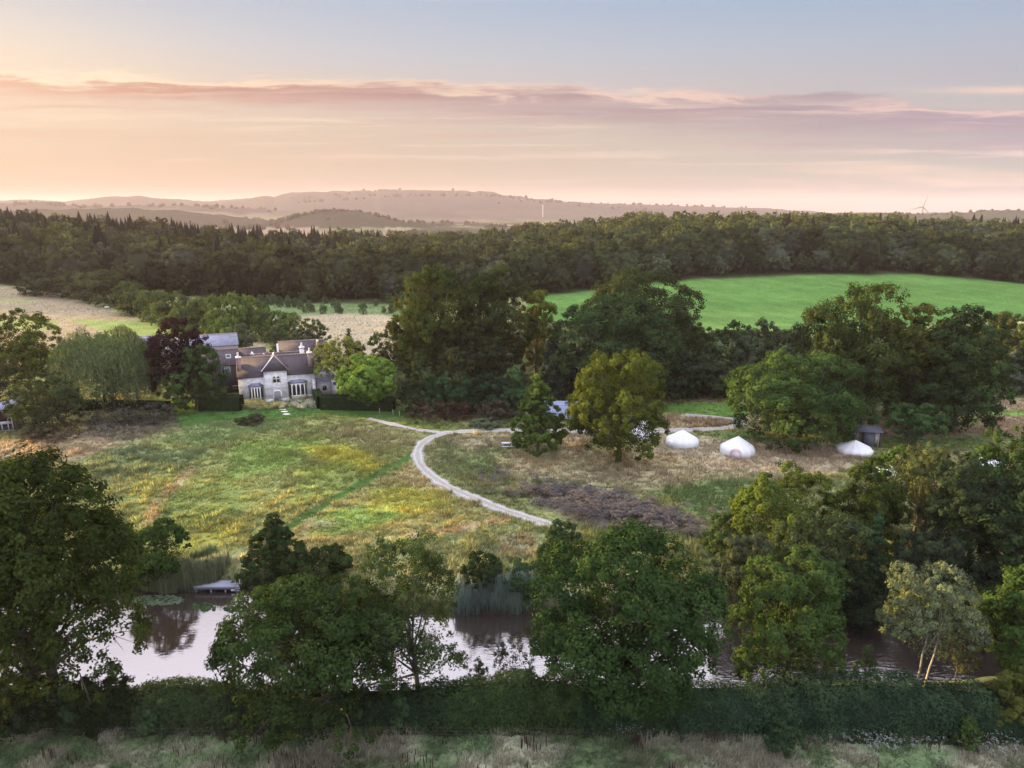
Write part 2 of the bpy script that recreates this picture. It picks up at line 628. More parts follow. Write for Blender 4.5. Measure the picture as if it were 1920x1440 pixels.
# ------------------------------------------------------------------ ground cover by place
TRACK = [(690, 785), (712, 790), (745, 798), (785, 806), (835, 812)]
TRACK_E = [(835, 812), (875, 809), (930, 807), (1010, 808), (1100, 809), (1200, 808), (1290, 806), (1345, 804), (1377, 800), (1391, 795), (1384, 789), (1362, 785), (1320, 781), (1285, 779)]
TRACK_S = [(838, 812), (806, 822), (787, 838), (783, 855), (790, 874), (812, 895), (845, 915), (890, 935), (945, 957), (1000, 975), (1040, 988), (1062, 994)]
MOWN = [(782, 848), (735, 874), (690, 899), (640, 928), (590, 958), (545, 986), (510, 1008)]

TAN = (.36, .305, .185)
PINK = (.37, .30, .21)
GREEN = (.13, .175, .055)
ZONES = [  # polygon in photo pixels, albedo, grass height, soft edge (px), strength
    # house lawn and garden
    ([(150, 800), (330, 772), (460, 768), (760, 766), (800, 800), (720, 800), (690, 786), (450, 790), (300, 805)], (.055, .115, .03), .12, 5, .95),
    ([(280, 748), (360, 748), (360, 772), (280, 772)], (.14, .2, .03), .1, 5, .9),
    ([(700, 783), (800, 783), (960, 800), (950, 806), (830, 806), (760, 798)], (.19, .21, .075), .5, 4, .8),
    ([(740, 768), (800, 790), (880, 802), (830, 806), (760, 795)], (.07, .13, .03), .1, 4, .6),
    # big meadow west of the track
    ([(270, 830), (470, 790), (620, 778), (740, 800), (800, 815), (780, 860), (560, 985), (420, 1050), (240, 1060), (230, 930)], (.185, .2, .07), .55, 12, .85),
    ([(300, 830), (370, 795), (480, 782), (560, 800), (470, 815), (380, 838)], (.15, .21, .085), .7, 10, .7),
    ([(140, 860), (260, 838), (330, 850), (420, 838), (330, 880), (150, 900)], (.11, .15, .075), .8, 12, .7),
    ([(440, 830), (600, 820), (560, 870), (420, 905)], (.16, .235, .06), .5, 14, .7),
    ([(560, 838), (640, 832), (720, 870), (690, 890), (600, 862)], (.33, .31, .055), .55, 14, .85),
    ([(545, 880), (625, 874), (620, 892), (550, 896)], (.29, .31, .05), .5, 8, .75),
    ([(600, 805), (700, 795), (800, 815), (770, 845), (680, 840)], (.25, .225, .115), .6, 16, .65),
    ([(350, 878), (372, 880), (330, 920), (300, 965), (270, 985), (275, 960)], (.31, .225, .13), .5, 6, .75),
    ([(370, 1000), (450, 975), (470, 990), (400, 1020), (330, 1035)], (.27, .27, .06), .5, 14, .65),
    ([(560, 880), (640, 860), (700, 890), (640, 925), (560, 955)], (.17, .22, .06), .5, 14, .6),
    ([(300, 930), (420, 900), (480, 940), (420, 980), (320, 1010)], (.135, .195, .06), .5, 14, .5),
    # wedge between mown path and track
    ([(775, 868), (800, 895), (880, 938), (960, 968), (900, 990), (760, 1008), (600, 1030), (560, 1000), (640, 945)], (.24, .225, .09), .55, 8, .85),
    ([(700, 920), (800, 915), (850, 950), (760, 970), (690, 955)], (.30, .30, .06), .5, 16, .8),
    ([(590, 975), (680, 950), (760, 970), (700, 995), (600, 1005)], (.17, .26, .065), .5, 10, .8),
    ([(770, 870), (800, 892), (850, 925), (800, 925), (740, 900)], (.33, .265, .14), .55, 8, .7),
    ([(760, 1003), (850, 990), (930, 970), (965, 968), (940, 985), (850, 1003), (770, 1018)], (.3, .225, .13), .45, 5, .8),
    ([(640, 1020), (850, 1010), (1000, 985), (1020, 1010), (980, 1070), (800, 1080), (660, 1060)], (.185, .21, .095), .6, 14, .8),
    ([(930, 1010), (1000, 1005), (1000, 1045), (930, 1040)], (.25, .215, .135), .6, 14, .7),
    # east of the track
    ([(820, 825), (940, 815), (1040, 850), (1000, 900), (960, 940), (880, 925), (810, 875)], (.15, .165, .075), .65, 10, .85),
    ([(830, 818), (960, 808), (970, 835), (880, 845)], (.28, .235, .15), .7, 10, .75),
    ([(850, 870), (900, 862), (960, 875), (920, 900)], (.11, .15, .055), .6, 10, .6),
    ([(960, 850), (1250, 845), (1560, 855), (1600, 880), (1400, 905), (1180, 905), (960, 895)], TAN, .65, 14, .8),
    ([(1230, 815), (1560, 830), (1620, 860), (1560, 890), (1330, 880), (1220, 850)], PINK, .6, 10, .8),
    ([(1100, 858), (1260, 850), (1290, 868), (1150, 880)], (.26, .19, .1), .5, 8, .6),
    ([(930, 855), (1080, 862), (1050, 885), (920, 890)], (.29, .225, .12), .5, 10, .5),
    ([(980, 915), (1040, 905), (1120, 910), (1200, 935), (1280, 975), (1290, 1000), (1180, 1005), (1100, 985), (1040, 965), (990, 945)], (.115, .10, .095), .5, 14, .85),
    ([(1260, 905), (1420, 895), (1420, 935), (1360, 975), (1300, 975), (1220, 930)], (.11, .165, .06), .6, 12, .8),
    ([(1060, 880), (1240, 880), (1300, 905), (1190, 925), (1080, 905)], (.28, .24, .15), .55, 14, .7),
    ([(1180, 925), (1260, 935), (1300, 965), (1240, 950)], (.23, .24, .07), .5, 8, .6),
    ([(1000, 985), (1340, 1000), (1360, 1060), (1050, 1080)], (.09, .125, .045), .6, 12, .7),
    # around the tents and the loop of the track
    ([(1240, 752), (1390, 755), (1400, 778), (1370, 783), (1290, 778), (1245, 776)], (.085, .17, .035), .1, 4, .9),
    ([(1240, 735), (1380, 733), (1390, 754), (1240, 756)], (.29, .215, .14), .6, 5, .85),
    ([(1235, 778), (1290, 775), (1360, 786), (1372, 795), (1320, 803), (1235, 805)], (.28, .22, .14), .75, 4, .9),
    ([(1300, 812), (1395, 806), (1450, 815), (1440, 832), (1340, 822)], (.09, .15, .045), .25, 5, .75),
    ([(1395, 788), (1450, 780), (1460, 800), (1400, 804)], (.33, .26, .16), .5, 5, .8),
    ([(1000, 755), (1080, 755), (1070, 850), (1030, 850)], (.2, .2, .1), .6, 8, .8),
    ([(1050, 800), (1110, 820), (1100, 855), (1050, 850)], (.33, .25, .16), .6, 8, .7),
    ([(1560, 795), (1860, 800), (1860, 825), (1560, 825)], (.27, .205, .14), .5, 6, .8),
    ([(1560, 820), (1860, 820), (1880, 840), (1560, 840)], (.11, .165, .055), .3, 6, .8),
    ([(1840, 748), (2000, 748), (2000, 768), (1840, 768)], (.33, .25, .17), .5, 4, .85),
    ([(1840, 767), (2000, 767), (2000, 782), (1840, 782)], (.14, .21, .06), .2, 4, .9),
    ([(1840, 781), (2000, 781), (2000, 825), (1840, 815)], (.29, .21, .145), .6, 5, .85),
    ([(1840, 822), (2000, 822), (2000, 845), (1840, 845)], (.19, .22, .095), .4, 5, .85),
    # dark scrub floor below the groves, with shade put into its colour
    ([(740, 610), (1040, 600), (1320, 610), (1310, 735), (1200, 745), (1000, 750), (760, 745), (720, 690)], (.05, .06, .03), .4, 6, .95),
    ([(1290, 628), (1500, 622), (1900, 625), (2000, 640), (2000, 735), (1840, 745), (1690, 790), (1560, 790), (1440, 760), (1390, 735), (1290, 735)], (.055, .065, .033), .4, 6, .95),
    # west strip by the open shed
    ([(-60, 815), (160, 810), (240, 830), (140, 862), (-60, 872)], (.3, .225, .145), .6, 8, .8),
    ([(-60, 805), (60, 805), (110, 815), (60, 828), (-60, 828)], (.13, .16, .06), .4, 6, .7),
    ([(-60, 862), (120, 858), (160, 880), (-60, 900)], (.11, .125, .075), .8, 8, .7),
    ([(150, 790), (330, 778), (330, 800), (240, 830), (150, 815)], (.13, .105, .085), .8, 8, .75),
    # far fields
    ([(-200, 530), (0, 536), (90, 548), (200, 580), (330, 625), (420, 655), (300, 690), (-200, 690)], (.27, .215, .145), .45, 5, .95),
    ([(-60, 592), (110, 600), (110, 620), (-60, 620)], (.2, .245, .08), .3, 5, .7),
    ([(130, 598), (330, 606), (340, 640), (220, 630)], (.18, .25, .07), .25, 7, .8),
    ([(-60, 554), (90, 560), (50, 570), (-60, 568)], (.22, .23, .1), .3, 4, .5),
    ([(500, 590), (700, 585), (760, 600), (740, 690), (620, 680), (560, 640)], (.34, .275, .19), .5, 6, .95),
    ([(430, 640), (500, 640), (500, 690), (430, 690)], (.36, .285, .18), .4, 6, .8),
    ([(480, 556), (760, 560), (760, 592), (650, 588), (480, 600)], (.12, .175, .075), .6, 5, .8),
    ([(980, 556), (1100, 540), (1250, 525), (1450, 514), (1650, 510), (1800, 517), (1930, 532), (2100, 540), (2100, 625), (1850, 598), (1650, 620), (1300, 620), (1000, 600)], (.088, .170, .045), .1, 2.5, 1.0),
    ([(1290, 585), (1500, 575), (1700, 588), (1700, 630), (1290, 630)], (.12, .195, .055), .1, 12, .55),
    ([(1880, 598), (2050, 603), (2050, 618), (1880, 612)], (.3, .3, .17), .4, 3, .8),
]
_wood_edge_px = [(-420, 532), (-100, 530), (0, 531), (70, 543), (230, 553), (350, 556), (500, 566), (740, 570), (850, 562), (1010, 555), (1100, 545), (1250, 527), (1450, 517), (1650, 513), (1800, 519), (1920, 532), (2060, 540), (2400, 552)]
WOOD_EDGE = [gp(px, py) for px, py in _wood_edge_px]
_we_u = [p[0] / p[1] for p in WOOD_EDGE]
_we_y = [p[1] for p in WOOD_EDGE]


def wood_front(X, Y):
    return np.interp(X / np.maximum(Y, 1), _we_u, _we_y)


def ground_cover(X, Y, Z):
    px, py = to_px(X, Y, Z)
    sc_ = np.clip(1300 / np.maximum(Y, 30), 1, 40)          # px per metre
    wx = px + (fbm(X / 4.0, Y / 1.6, 4) * 4.0 + fbm(X / 14, Y / 14, 3) * 4.0) * sc_ * 0.45
    wy = py + (fbm(X / 4.0 + 40, Y / 1.6, 4) * 4.0 + fbm(X / 14 + 8, Y / 14, 3) * 4.0) * sc_ * 0.16
    n = len(X)
    base = np.array((.165, .18, .075))
    col = np.tile(base, (n, 1))
    # drifts of drier grass everywhere
    k = ss(-0.1, 0.22, fbm(X / 9 + 3, Y / 9, 4))[:, None]
    col = col * (1 - 0.55 * k) + np.array((.275, .25, .135)) * 0.55 * k
    hgt = np.full(n, .55)
    mid = (Y > 55) & (Y < 520)
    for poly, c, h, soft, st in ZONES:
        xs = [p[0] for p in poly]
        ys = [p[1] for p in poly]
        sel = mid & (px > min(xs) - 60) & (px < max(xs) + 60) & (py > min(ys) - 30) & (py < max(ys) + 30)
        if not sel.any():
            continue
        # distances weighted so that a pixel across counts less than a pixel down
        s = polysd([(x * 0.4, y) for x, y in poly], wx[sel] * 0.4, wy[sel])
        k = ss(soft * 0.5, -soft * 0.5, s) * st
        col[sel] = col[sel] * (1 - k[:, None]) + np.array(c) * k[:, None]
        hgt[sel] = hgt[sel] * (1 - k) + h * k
    # drilled rows and tramlines of the green field
    gf = (Y > 200) & (Y < 420) & (X > 0) & (col[:, 1] > 1.7 * col[:, 0])
    row = np.sin((X * .93 + Y * .37) / 1.9) * .05 + np.where(np.abs(((X * .93 + Y * .37) % 24) - 12) < .6, -.18, 0) + fbm(X / 30, Y / 12, 3) * .4
    col = col * (1 + (row * gf)[:, None])
    # near field
    nf = Y < 52
    k = ss(52, 46, Y)
    drift = ss(-0.16, 0.16, fbm(X / 2.6 + 31, Y / 1.6, 4))
    c2 = np.array((.105, .145, .07))[None] * (1 - drift[:, None]) + np.array((.275, .265, .185))[None] * drift[:, None]
    col = col * (1 - k[:, None]) + c2 * k[:, None]
    hgt = hgt * (1 - k) + (0.2 + 0.24 * drift) * k
    # mown path
    s = linesd([(x * 0.4, y) for x, y in MOWN], px * 0.4, py)
    k = ss(4.6, 2.5, s + fbm(X / 1.6, Y / 1.6, 3) * 5) * mid
    col = col * (1 - k[:, None]) + np.array((.052, .098, .026)) * k[:, None]
    hgt = hgt * (1 - k) + .1 * k
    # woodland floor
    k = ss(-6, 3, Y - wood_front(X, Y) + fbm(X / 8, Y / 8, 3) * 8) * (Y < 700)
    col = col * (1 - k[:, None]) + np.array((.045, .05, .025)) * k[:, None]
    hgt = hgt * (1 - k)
    # distant plain: fields, hedged and wooded belts
    far = ss(640, 900, Y)
    f1 = fbm(X / 420, Y / 240, 3)
    cell = vnoise(X / 260 + 0.3 * np.sin(Y / 200), Y / 150)
    fc = np.where((cell > .62)[:, None], np.array((.2, .15, .11)), np.where((cell > .35)[:, None], np.array((.13, .13, .07)), np.array((.19, .16, .09))))
    wd = ss(0.02, 0.10, f1)[:, None]
    fc = fc * (1 - wd) + np.array((.04, .05, .028)) * wd
    hill = ss(35, 75, Z) * ss(-.22, -.02, fbm(X / 500 + 4, Y / 300, 3))
    fc = fc * (1 - .85 * hill[:, None]) + np.array((.05, .055, .033)) * .85 * hill[:, None]
    rr = ss(200, 500, X) * ss(2100, 2400, Y) * ss(3200, 2900, Y)
    fc = fc * (1 - rr[:, None]) + np.array((.035, .045, .03)) * rr[:, None]
    kk = ((Y > 1900) & (Y < 2600) & (Z > -4) & (X < 0)) * 0.9
    fc = fc * (1 - kk[:, None]) + np.array((.022, .024, .018)) * kk[:, None]
    col = col * (1 - far[:, None]) + fc * far[:, None]
    hgt = hgt * (1 - far)
    dkh = ss(2900, 3600, Y)[:, None]
    col = col * (1 - .85 * dkh) + np.array((.04, .042, .042)) * .85 * dkh
    # fine drift
    g = 1 + fbm(X / 1.3, Y / 1.3, 3) * 0.5 * (Y < 140) + fbm(X / 5, Y / 5, 3) * 0.35
    col = np.clip(col * g[:, None] * (1 + .0 * (Y < 420))[:, None], .012, .6)
    # pond bed and banks
    nb = (Y > 38) & (Y < 85)
    if nb.any():
        s = polysd(POND, X[nb], Y[nb])
        k = ss(1.4, -0.4, s)[:, None]
        col[nb] = col[nb] * (1 - k) + np.array((.03, .026, .02)) * k
        hgt[nb] = np.where(s < 0.3, 0, hgt[nb])
    return col, hgt


# ------------------------------------------------------------------ ground sheet
def build_ground():
    u = np.concatenate([np.linspace(-2.6, -0.9, 30), np.linspace(-0.87, 0.87, 640), np.linspace(0.9, 2.6, 30)])
    y = np.concatenate([np.linspace(-80, 32, 20), np.arange(33, 130, .36), np.arange(130, 260, 1.0), np.arange(260, 640, 2.2), np.geomspace(642, 9500, 230)])
    U, Yg = np.meshgrid(u, y)
    X = (U * (np.abs(Yg) + 60)).ravel()
    Y = Yg.ravel()
    Z = terrain(X, Y)
    col, _ = ground_cover(X, Y, Z)
    nu, ny = len(u), len(y)
    i = np.arange(ny - 1)[:, None] * nu + np.arange(nu - 1)[None]
    F = np.stack([i, i + 1, i + nu + 1, i + nu], -1).reshape(-1, 4)
    m, t = mat('ground')
    a = t.n('ShaderNodeAttribute', attribute_name='lcol').outputs['Color']
    tcn = t.n('ShaderNodeTexCoord')
    nz = t.noise(tcn.outputs['Object'], 1.8, 6, 0.65)
    nz2 = t.noise(tcn.outputs['Object'], 0.35, 4, 0.6)
    c = t.mix(t.mr(nz, .3, .7), t.mix(1.0, a, (.62, .66, .62, 1), 'MULTIPLY'), t.mix(1.0, a, (1.25, 1.2, 1.15, 1), 'MULTIPLY'))
    c = t.mix(t.mr(nz2, .35, .65), t.mix(1.0, c, (.85, .92, .9, 1), 'MULTIPLY'), c)
    d = t.n('ShaderNodeBsdfDiffuse')
    t.put(d.inputs[0], c)
    b = t.n('ShaderNodeBump')
    b.inputs['Strength'].default_value = 0.6
    b.inputs['Distance'].default_value = 0.3
    t.put(b.inputs['Height'], nz)
    t.put(d.inputs['Normal'], b.outputs[0])
    out(t, d.outputs[0])
    me = raw_mesh('ground', np.stack([X, Y, Z], 1), F.ravel(), np.full(len(F), 4), [m], lcol=col, smooth=True)
    tag(link('ground', me), 'rolling grassy ground from the near field to the far hazy hills', 'ground', kind='structure')


build_ground()


def build_water():
    xs = [p[0] for p in POND]
    ys = [p[1] for p in POND]
    m, t = mat('pond_water')
    tcn = t.n('ShaderNodeTexCoord')
    mp = t.n('ShaderNodeMapping')
    t.put(mp.inputs[0], tcn.outputs['Object'])
    mp.inputs['Scale'].default_value = (0.8, 2.6, 1)
    mp.inputs['Rotation'].default_value = (0, 0, R(9))
    n = t.noise(mp.outputs[0], 1.6, 3, 0.5, 0.3)
    calm = t.noise(tcn.outputs['Object'], 0.09, 2, 0.5)
    sx = t.n('ShaderNodeSeparateXYZ')
    t.put(sx.inputs[0], tcn.outputs['Object'])
    east = t.mr(sx.outputs[0], -14, 6)
    b = t.n('ShaderNodeBump')
    t.put(b.inputs['Strength'], t.m('MULTIPLY', t.mr(calm, .35, .65, .35, 1.0), t.m('ADD', t.m('MULTIPLY', east, 0.16), 0.045)))
    b.inputs['Distance'].default_value = 0.25
    t.put(b.inputs['Height'], n)
    g = t.n('ShaderNodeBsdfGlossy')
    g.inputs['Color'].default_value = (0.95, 0.93, 0.95, 1)
    g.inputs['Roughness'].default_value = 0.04
    t.put(g.inputs['Normal'], b.outputs[0])
    d = t.n('ShaderNodeBsdfDiffuse')
    d.inputs['Color'].default_value = (0.022, 0.017, 0.014, 1)
    mx = t.n('ShaderNodeMixShader')
    mx.inputs[0].default_value = 0.26
    t.t.links.new(d.outputs[0], mx.inputs[1])
    t.t.links.new(g.outputs[0], mx.inputs[2])
    out(t, mx.outputs[0])
    k = MB()
    k.add([(min(xs) - 6, min(ys) - 3, WATER), (max(xs) + 6, min(ys) - 3, WATER), (max(xs) + 6, max(ys) + 5, WATER), (min(xs) - 6, max(ys) + 5, WATER)], [(0, 1, 2, 3)])
    tag(k.build('pond_water', m), 'long pond reflecting the pale evening sky between wooded banks', 'water', kind='structure')


build_water()


# ------------------------------------------------------------------ gravel tracks
def resample(P, step):
    P = [np.array(p, float) for p in P]
    # Catmull-Rom through the points
    o = []
    for i in range(len(P) - 1):
        p0, p1, p2, p3 = P[max(i - 1, 0)], P[i], P[i + 1], P[min(i + 2, len(P) - 1)]
        n = max(2, int(np.linalg.norm(p2 - p1) / step))
        for k in range(n):
            s = k / n
            o.append(0.5 * ((2 * p1) + (p2 - p0) * s + (2 * p0 - 5 * p1 + 4 * p2 - p3) * s * s + (3 * p1 - p0 - 3 * p2 + p3) * s ** 3))
    o.append(P[-1])
    return np.array(o)


def gravel_mat():
    m, t = mat('gravel')
    uv = t.n('ShaderNodeAttribute', attribute_name='tint').outputs['Fac']      # 0..1 across the track
    tcn = t.n('ShaderNodeTexCoord')
    n = t.noise(tcn.outputs['Object'], 3.5, 7, 0.7)
    n2_ = t.noise(tcn.outputs['Object'], 0.5, 4, 0.6)
    a = t.m('ABSOLUTE', t.m('SUBTRACT', t.m('ABSOLUTE', t.m('SUBTRACT', uv, 0.5)), 0.25))
    rut = t.mr(t.m('ADD', a, t.m('MULTIPLY', t.m('SUBTRACT', n2_, .5), .12)), 0.04, 0.14)
    c = t.mix(t.mr(n, .3, .7), (.27, .255, .25, 1), (.36, .345, .335, 1))
    c2 = t.mix(t.mr(n, .3, .7), (.19, .18, .14, 1), (.30, .285, .25, 1))
    c = t.mix(rut, c, c2)
    d = t.n('ShaderNodeBsdfDiffuse')
    t.put(d.inputs[0], c)
    b = t.n('ShaderNodeBump')
    b.inputs['Strength'].default_value = 0.5
    b.inputs['Distance'].default_value = 0.1
    t.put(b.inputs['Height'], n)
    t.put(d.inputs['Normal'], b.outputs[0])
    out(t, d.outputs[0])
    return m


M['gravel'] = gravel_mat()
TRACK_W = []


def build_track(name, px, width, label, lift):
    P = resample([gp(*p)[:2] for p in px], 0.7)
    TRACK_W.append((P, width))
    T = np.gradient(P, axis=0)
    T /= np.linalg.norm(T, axis=1)[:, None] + 1e-9
    Nn = np.stack([-T[:, 1], T[:, 0]], 1)
    ac = np.linspace(-1, 1, 7)
    V, ti = [], []
    for i, p in enumerate(P):
        wl = width / 2 * (1 + .5 * (vnoise(np.array([i * .35]), np.array([3.]))[0] - .5) + .35 * (vnoise(np.array([i * 1.1]), np.array([9.]))[0] - .5))
        for a in ac:
            q = p + Nn[i] * a * wl
            V.append((q[0], q[1], tz(q[0], q[1]) + lift - (0.05 if abs(a) == 1 else 0)))
            ti.append((a + 1) / 2)
    V = np.array(V)
    n, k = len(P), len(ac)
    i = np.arange(n - 1)[:, None] * k + np.arange(k - 1)[None]
    F = np.stack([i + 1, i, i + k, i + k + 1], -1).reshape(-1, 4)
    me = raw_mesh(name, V, F.ravel(), np.full(len(F), 4), [M['gravel']], tint=np.array(ti), smooth=True)
    tag(link(name, me), label, 'track', kind='structure')


build_track('gravel_track', TRACK_S, 2.0, 'pale rutted gravel track curving down through the meadow', 0.10)
build_track('gravel_track', TRACK, 1.4, 'narrow gravel track branching towards the stone cottage', 0.085)
build_track('gravel_track', TRACK_E, 2.4, 'gravel track running past the bell tents and looping back', 0.07)


# ------------------------------------------------------------------ grass
def tufts(name, X, Y, nb, width, hscale, label, rng, lean=0.45, colf=None, hfix=None, spread=.18):
    Z = terrain(X, Y, False)
    col, hg = ground_cover(X, Y, Z)
    if hfix is not None:
        hg = np.full(len(X), hfix)
    cl_ = fbm(X / 1.1 + 7, Y / 1.1, 3) + .5 * fbm(X / 5, Y / 2.2, 2)
    keep = (hg > 0.07) & (rng.rand(len(X)) < ss(-.3, .12, cl_) + .16)
    hg = hg * (1 + 1.1 * np.clip(cl_, -.35, .5))
    # keep the tracks clear
    for P, wd in TRACK_W:
        dd = linesd([tuple(p) for p in P[::3]] + [tuple(P[-1])], X, Y)
        keep &= dd > wd * (.30 + .22 * rng.rand(len(X)))
    X, Y, Z, col, hg = X[keep], Y[keep], Z[keep], col[keep], hg[keep]
    n = len(X)
    cl = np.repeat(np.arange(n), nb)
    N = n * nb
    h = hg[cl] * hscale * rng.uniform(.55, 1.25, N) * (1 + 0.5 * fbm(X / 2.2, Y / 2.2, 3)[cl])
    a = rng.uniform(0, 2 * np.pi, N)
    ld = rng.uniform(0, 2 * np.pi, N)
    ln = h * rng.uniform(0.1, lean, N)
    r0 = rng.uniform(0, spread, N)
    b = np.stack([X[cl] + r0 * np.cos(ld), Y[cl] + r0 * np.sin(ld), Z[cl] - .03], 1)
    wv = np.stack([np.cos(a), np.sin(a), np.zeros(N)], 1) * (width * rng.uniform(.6, 1.3, N))[:, None] * .5
    tip = b + np.stack([ln * np.cos(ld) + .12 * h, ln * np.sin(ld), h], 1)
    V = np.stack([b - wv, b + wv, tip], 1).reshape(-1, 3)
    br = rng.uniform(.6, 1.45, n)[cl] * rng.uniform(.8, 1.2, N)
    c = col[cl] * br[:, None]
    if colf is not None:
        c = colf(c, rng, N)
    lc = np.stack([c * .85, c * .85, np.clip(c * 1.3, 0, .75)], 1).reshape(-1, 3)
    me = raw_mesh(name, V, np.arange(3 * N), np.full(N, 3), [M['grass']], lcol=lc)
    return tag(link(name, me), label, 'grass', kind='stuff')


rng = np.random.RandomState(5)


def sample_strip(n, y0, y1, umax=0.8, rng=rng, pw=1.0):
    y = (rng.uniform(y0 ** pw, y1 ** pw, n)) ** (1 / pw)
    return rng.uniform(-umax, umax, n) * (y + 4), y


Xs, Ys = sample_strip(70000, 33, 47.5, 1.2)
tufts('field_grass', Xs, Ys, 5, .06, 1.15, 'tussocky pale and green grass of the near field below the hedge', rng, .7)
Xs, Ys = sample_strip(310000, 60, 150, 1.08)
tufts('meadow_grass', Xs, Ys, 5, .085, .62, 'long mixed green, yellow and straw meadow grass around the track', rng, .6)
Xs, Ys = sample_strip(14500, 62, 135, 1.05)
kt = fbm(Xs / 7 + 11, Ys / 5, 3) > -.02
tufts('grass_tussocks', Xs[kt], Ys[kt], 26, .10, 1.05, 'taller grass tussocks and seed heads standing out of the meadow', rng, .9, colf=lambda c, r, N: c * np.where(r.rand(N) < .3, 1.5, .8)[:, None] * np.array((1.08, 1.0, 1.0)), spread=.45)
Xs, Ys = sample_strip(62000, 150, 330, 1.0)
kp = Ys < wood_front(Xs, Ys) - 4
tufts('hill_grass', Xs[kp], Ys[kp], 4, .22, .6, 'rough straw coloured grass on the fields below the wood', rng, .5)
# ------------------------------------------------------------------ foliage
def unit(a):
    return a / (np.linalg.norm(a, axis=-1, keepdims=True) + 1e-9)


def leaf_quads(P, N, L, W, rng, axis=None):
    n = len(P)
    r = rng.normal(size=(n, 3)) if axis is None else axis + rng.normal(size=(n, 3)) * .25
    t = unit(np.cross(N, r)) if axis is None else unit(r)
    b = unit(np.cross(N, t))
    L = np.asarray(L) * rng.uniform(.65, 1.35, n)
    W = np.asarray(W) * rng.uniform(.65, 1.35, n)
    bend = N * (L * .12)[:, None]
    return np.stack([P - t * (L / 2)[:, None], P + b * (W / 2)[:, None] + t * (L * .08)[:, None] + bend,
                     P + t * (L / 2)[:, None], P - b * (W / 2)[:, None] + t * (L * .08)[:, None] + bend], 1)


def fib(k, rng):
    i = np.arange(k) + .5
    z = 1 - 2 * i / k
    a = i * 2.399963 + rng.uniform(0, 6.28)
    r = np.sqrt(1 - z * z)
    return unit(np.stack([r * np.cos(a), r * np.sin(a), z], 1) + rng.normal(size=(k, 3)) * .22)


def make_lobes(style, a, b, c, rng, K=None):
    """lobe centres (metres, crown-centred) and radii"""
    A = np.array([a, b, c])
    mr = (a * b * c) ** (1 / 3)
    if style in ('cone', 'spire'):
        K = K or 26
        t = (np.arange(K) + .5) / K
        t = t ** 1.15
        rad = (1 - t) ** (.75 if style == 'cone' else .6)
        ang = np.arange(K) * 2.4 + rng.uniform(0, 6)
        rl = (.22 + .3 * rad) * min(a, b) * rng.uniform(.8, 1.25, K)
        rr = np.clip(rad * .85 - .15, 0.02, 1) * rng.uniform(.7, 1.2, K)
        C = np.stack([a * rr * np.cos(ang), b * rr * np.sin(ang), c * (2 * t - 1) * .92], 1)
        return C, rl
    if style == 'bush':
        K = K or int(np.clip(10 + a * 2.2, 10, 26))
        d = fib(int(K * 1.6), rng)
        d = d[d[:, 2] > -.75][:K + 3]
    else:
        K = K or int(np.clip(9 + mr * 1.9, 10, 30))
        d = fib(int(K * 1.4), rng)
        d = d[d[:, 2] > (-.72 if style == 'full' else -.5)]
    k = len(d)
    fr = rng.uniform(.24, .4, k) * (.85 if style == 'wispy' else 1)
    if style in ('full', 'broad', 'wispy'):      # fuller shoulders and a flatter head than an ellipsoid
        d = d / (np.abs(d) ** 2.3).sum(1, keepdims=True) ** (1 / 2.3)
    C = d * A * (1 - fr * .85)[:, None] * rng.uniform(.82, 1.06, k)[:, None]
    rl = fr * (mr * .55 + min(a, c) * .45)
    # a few inner lobes so that the heart of the crown is not hollow
    ki = max(2, k // 5)
    Ci = rng.uniform(-.4, .4, (ki, 3)) * A
    return np.concatenate([C, Ci]), np.concatenate([rl, np.full(ki, .4 * mr)])


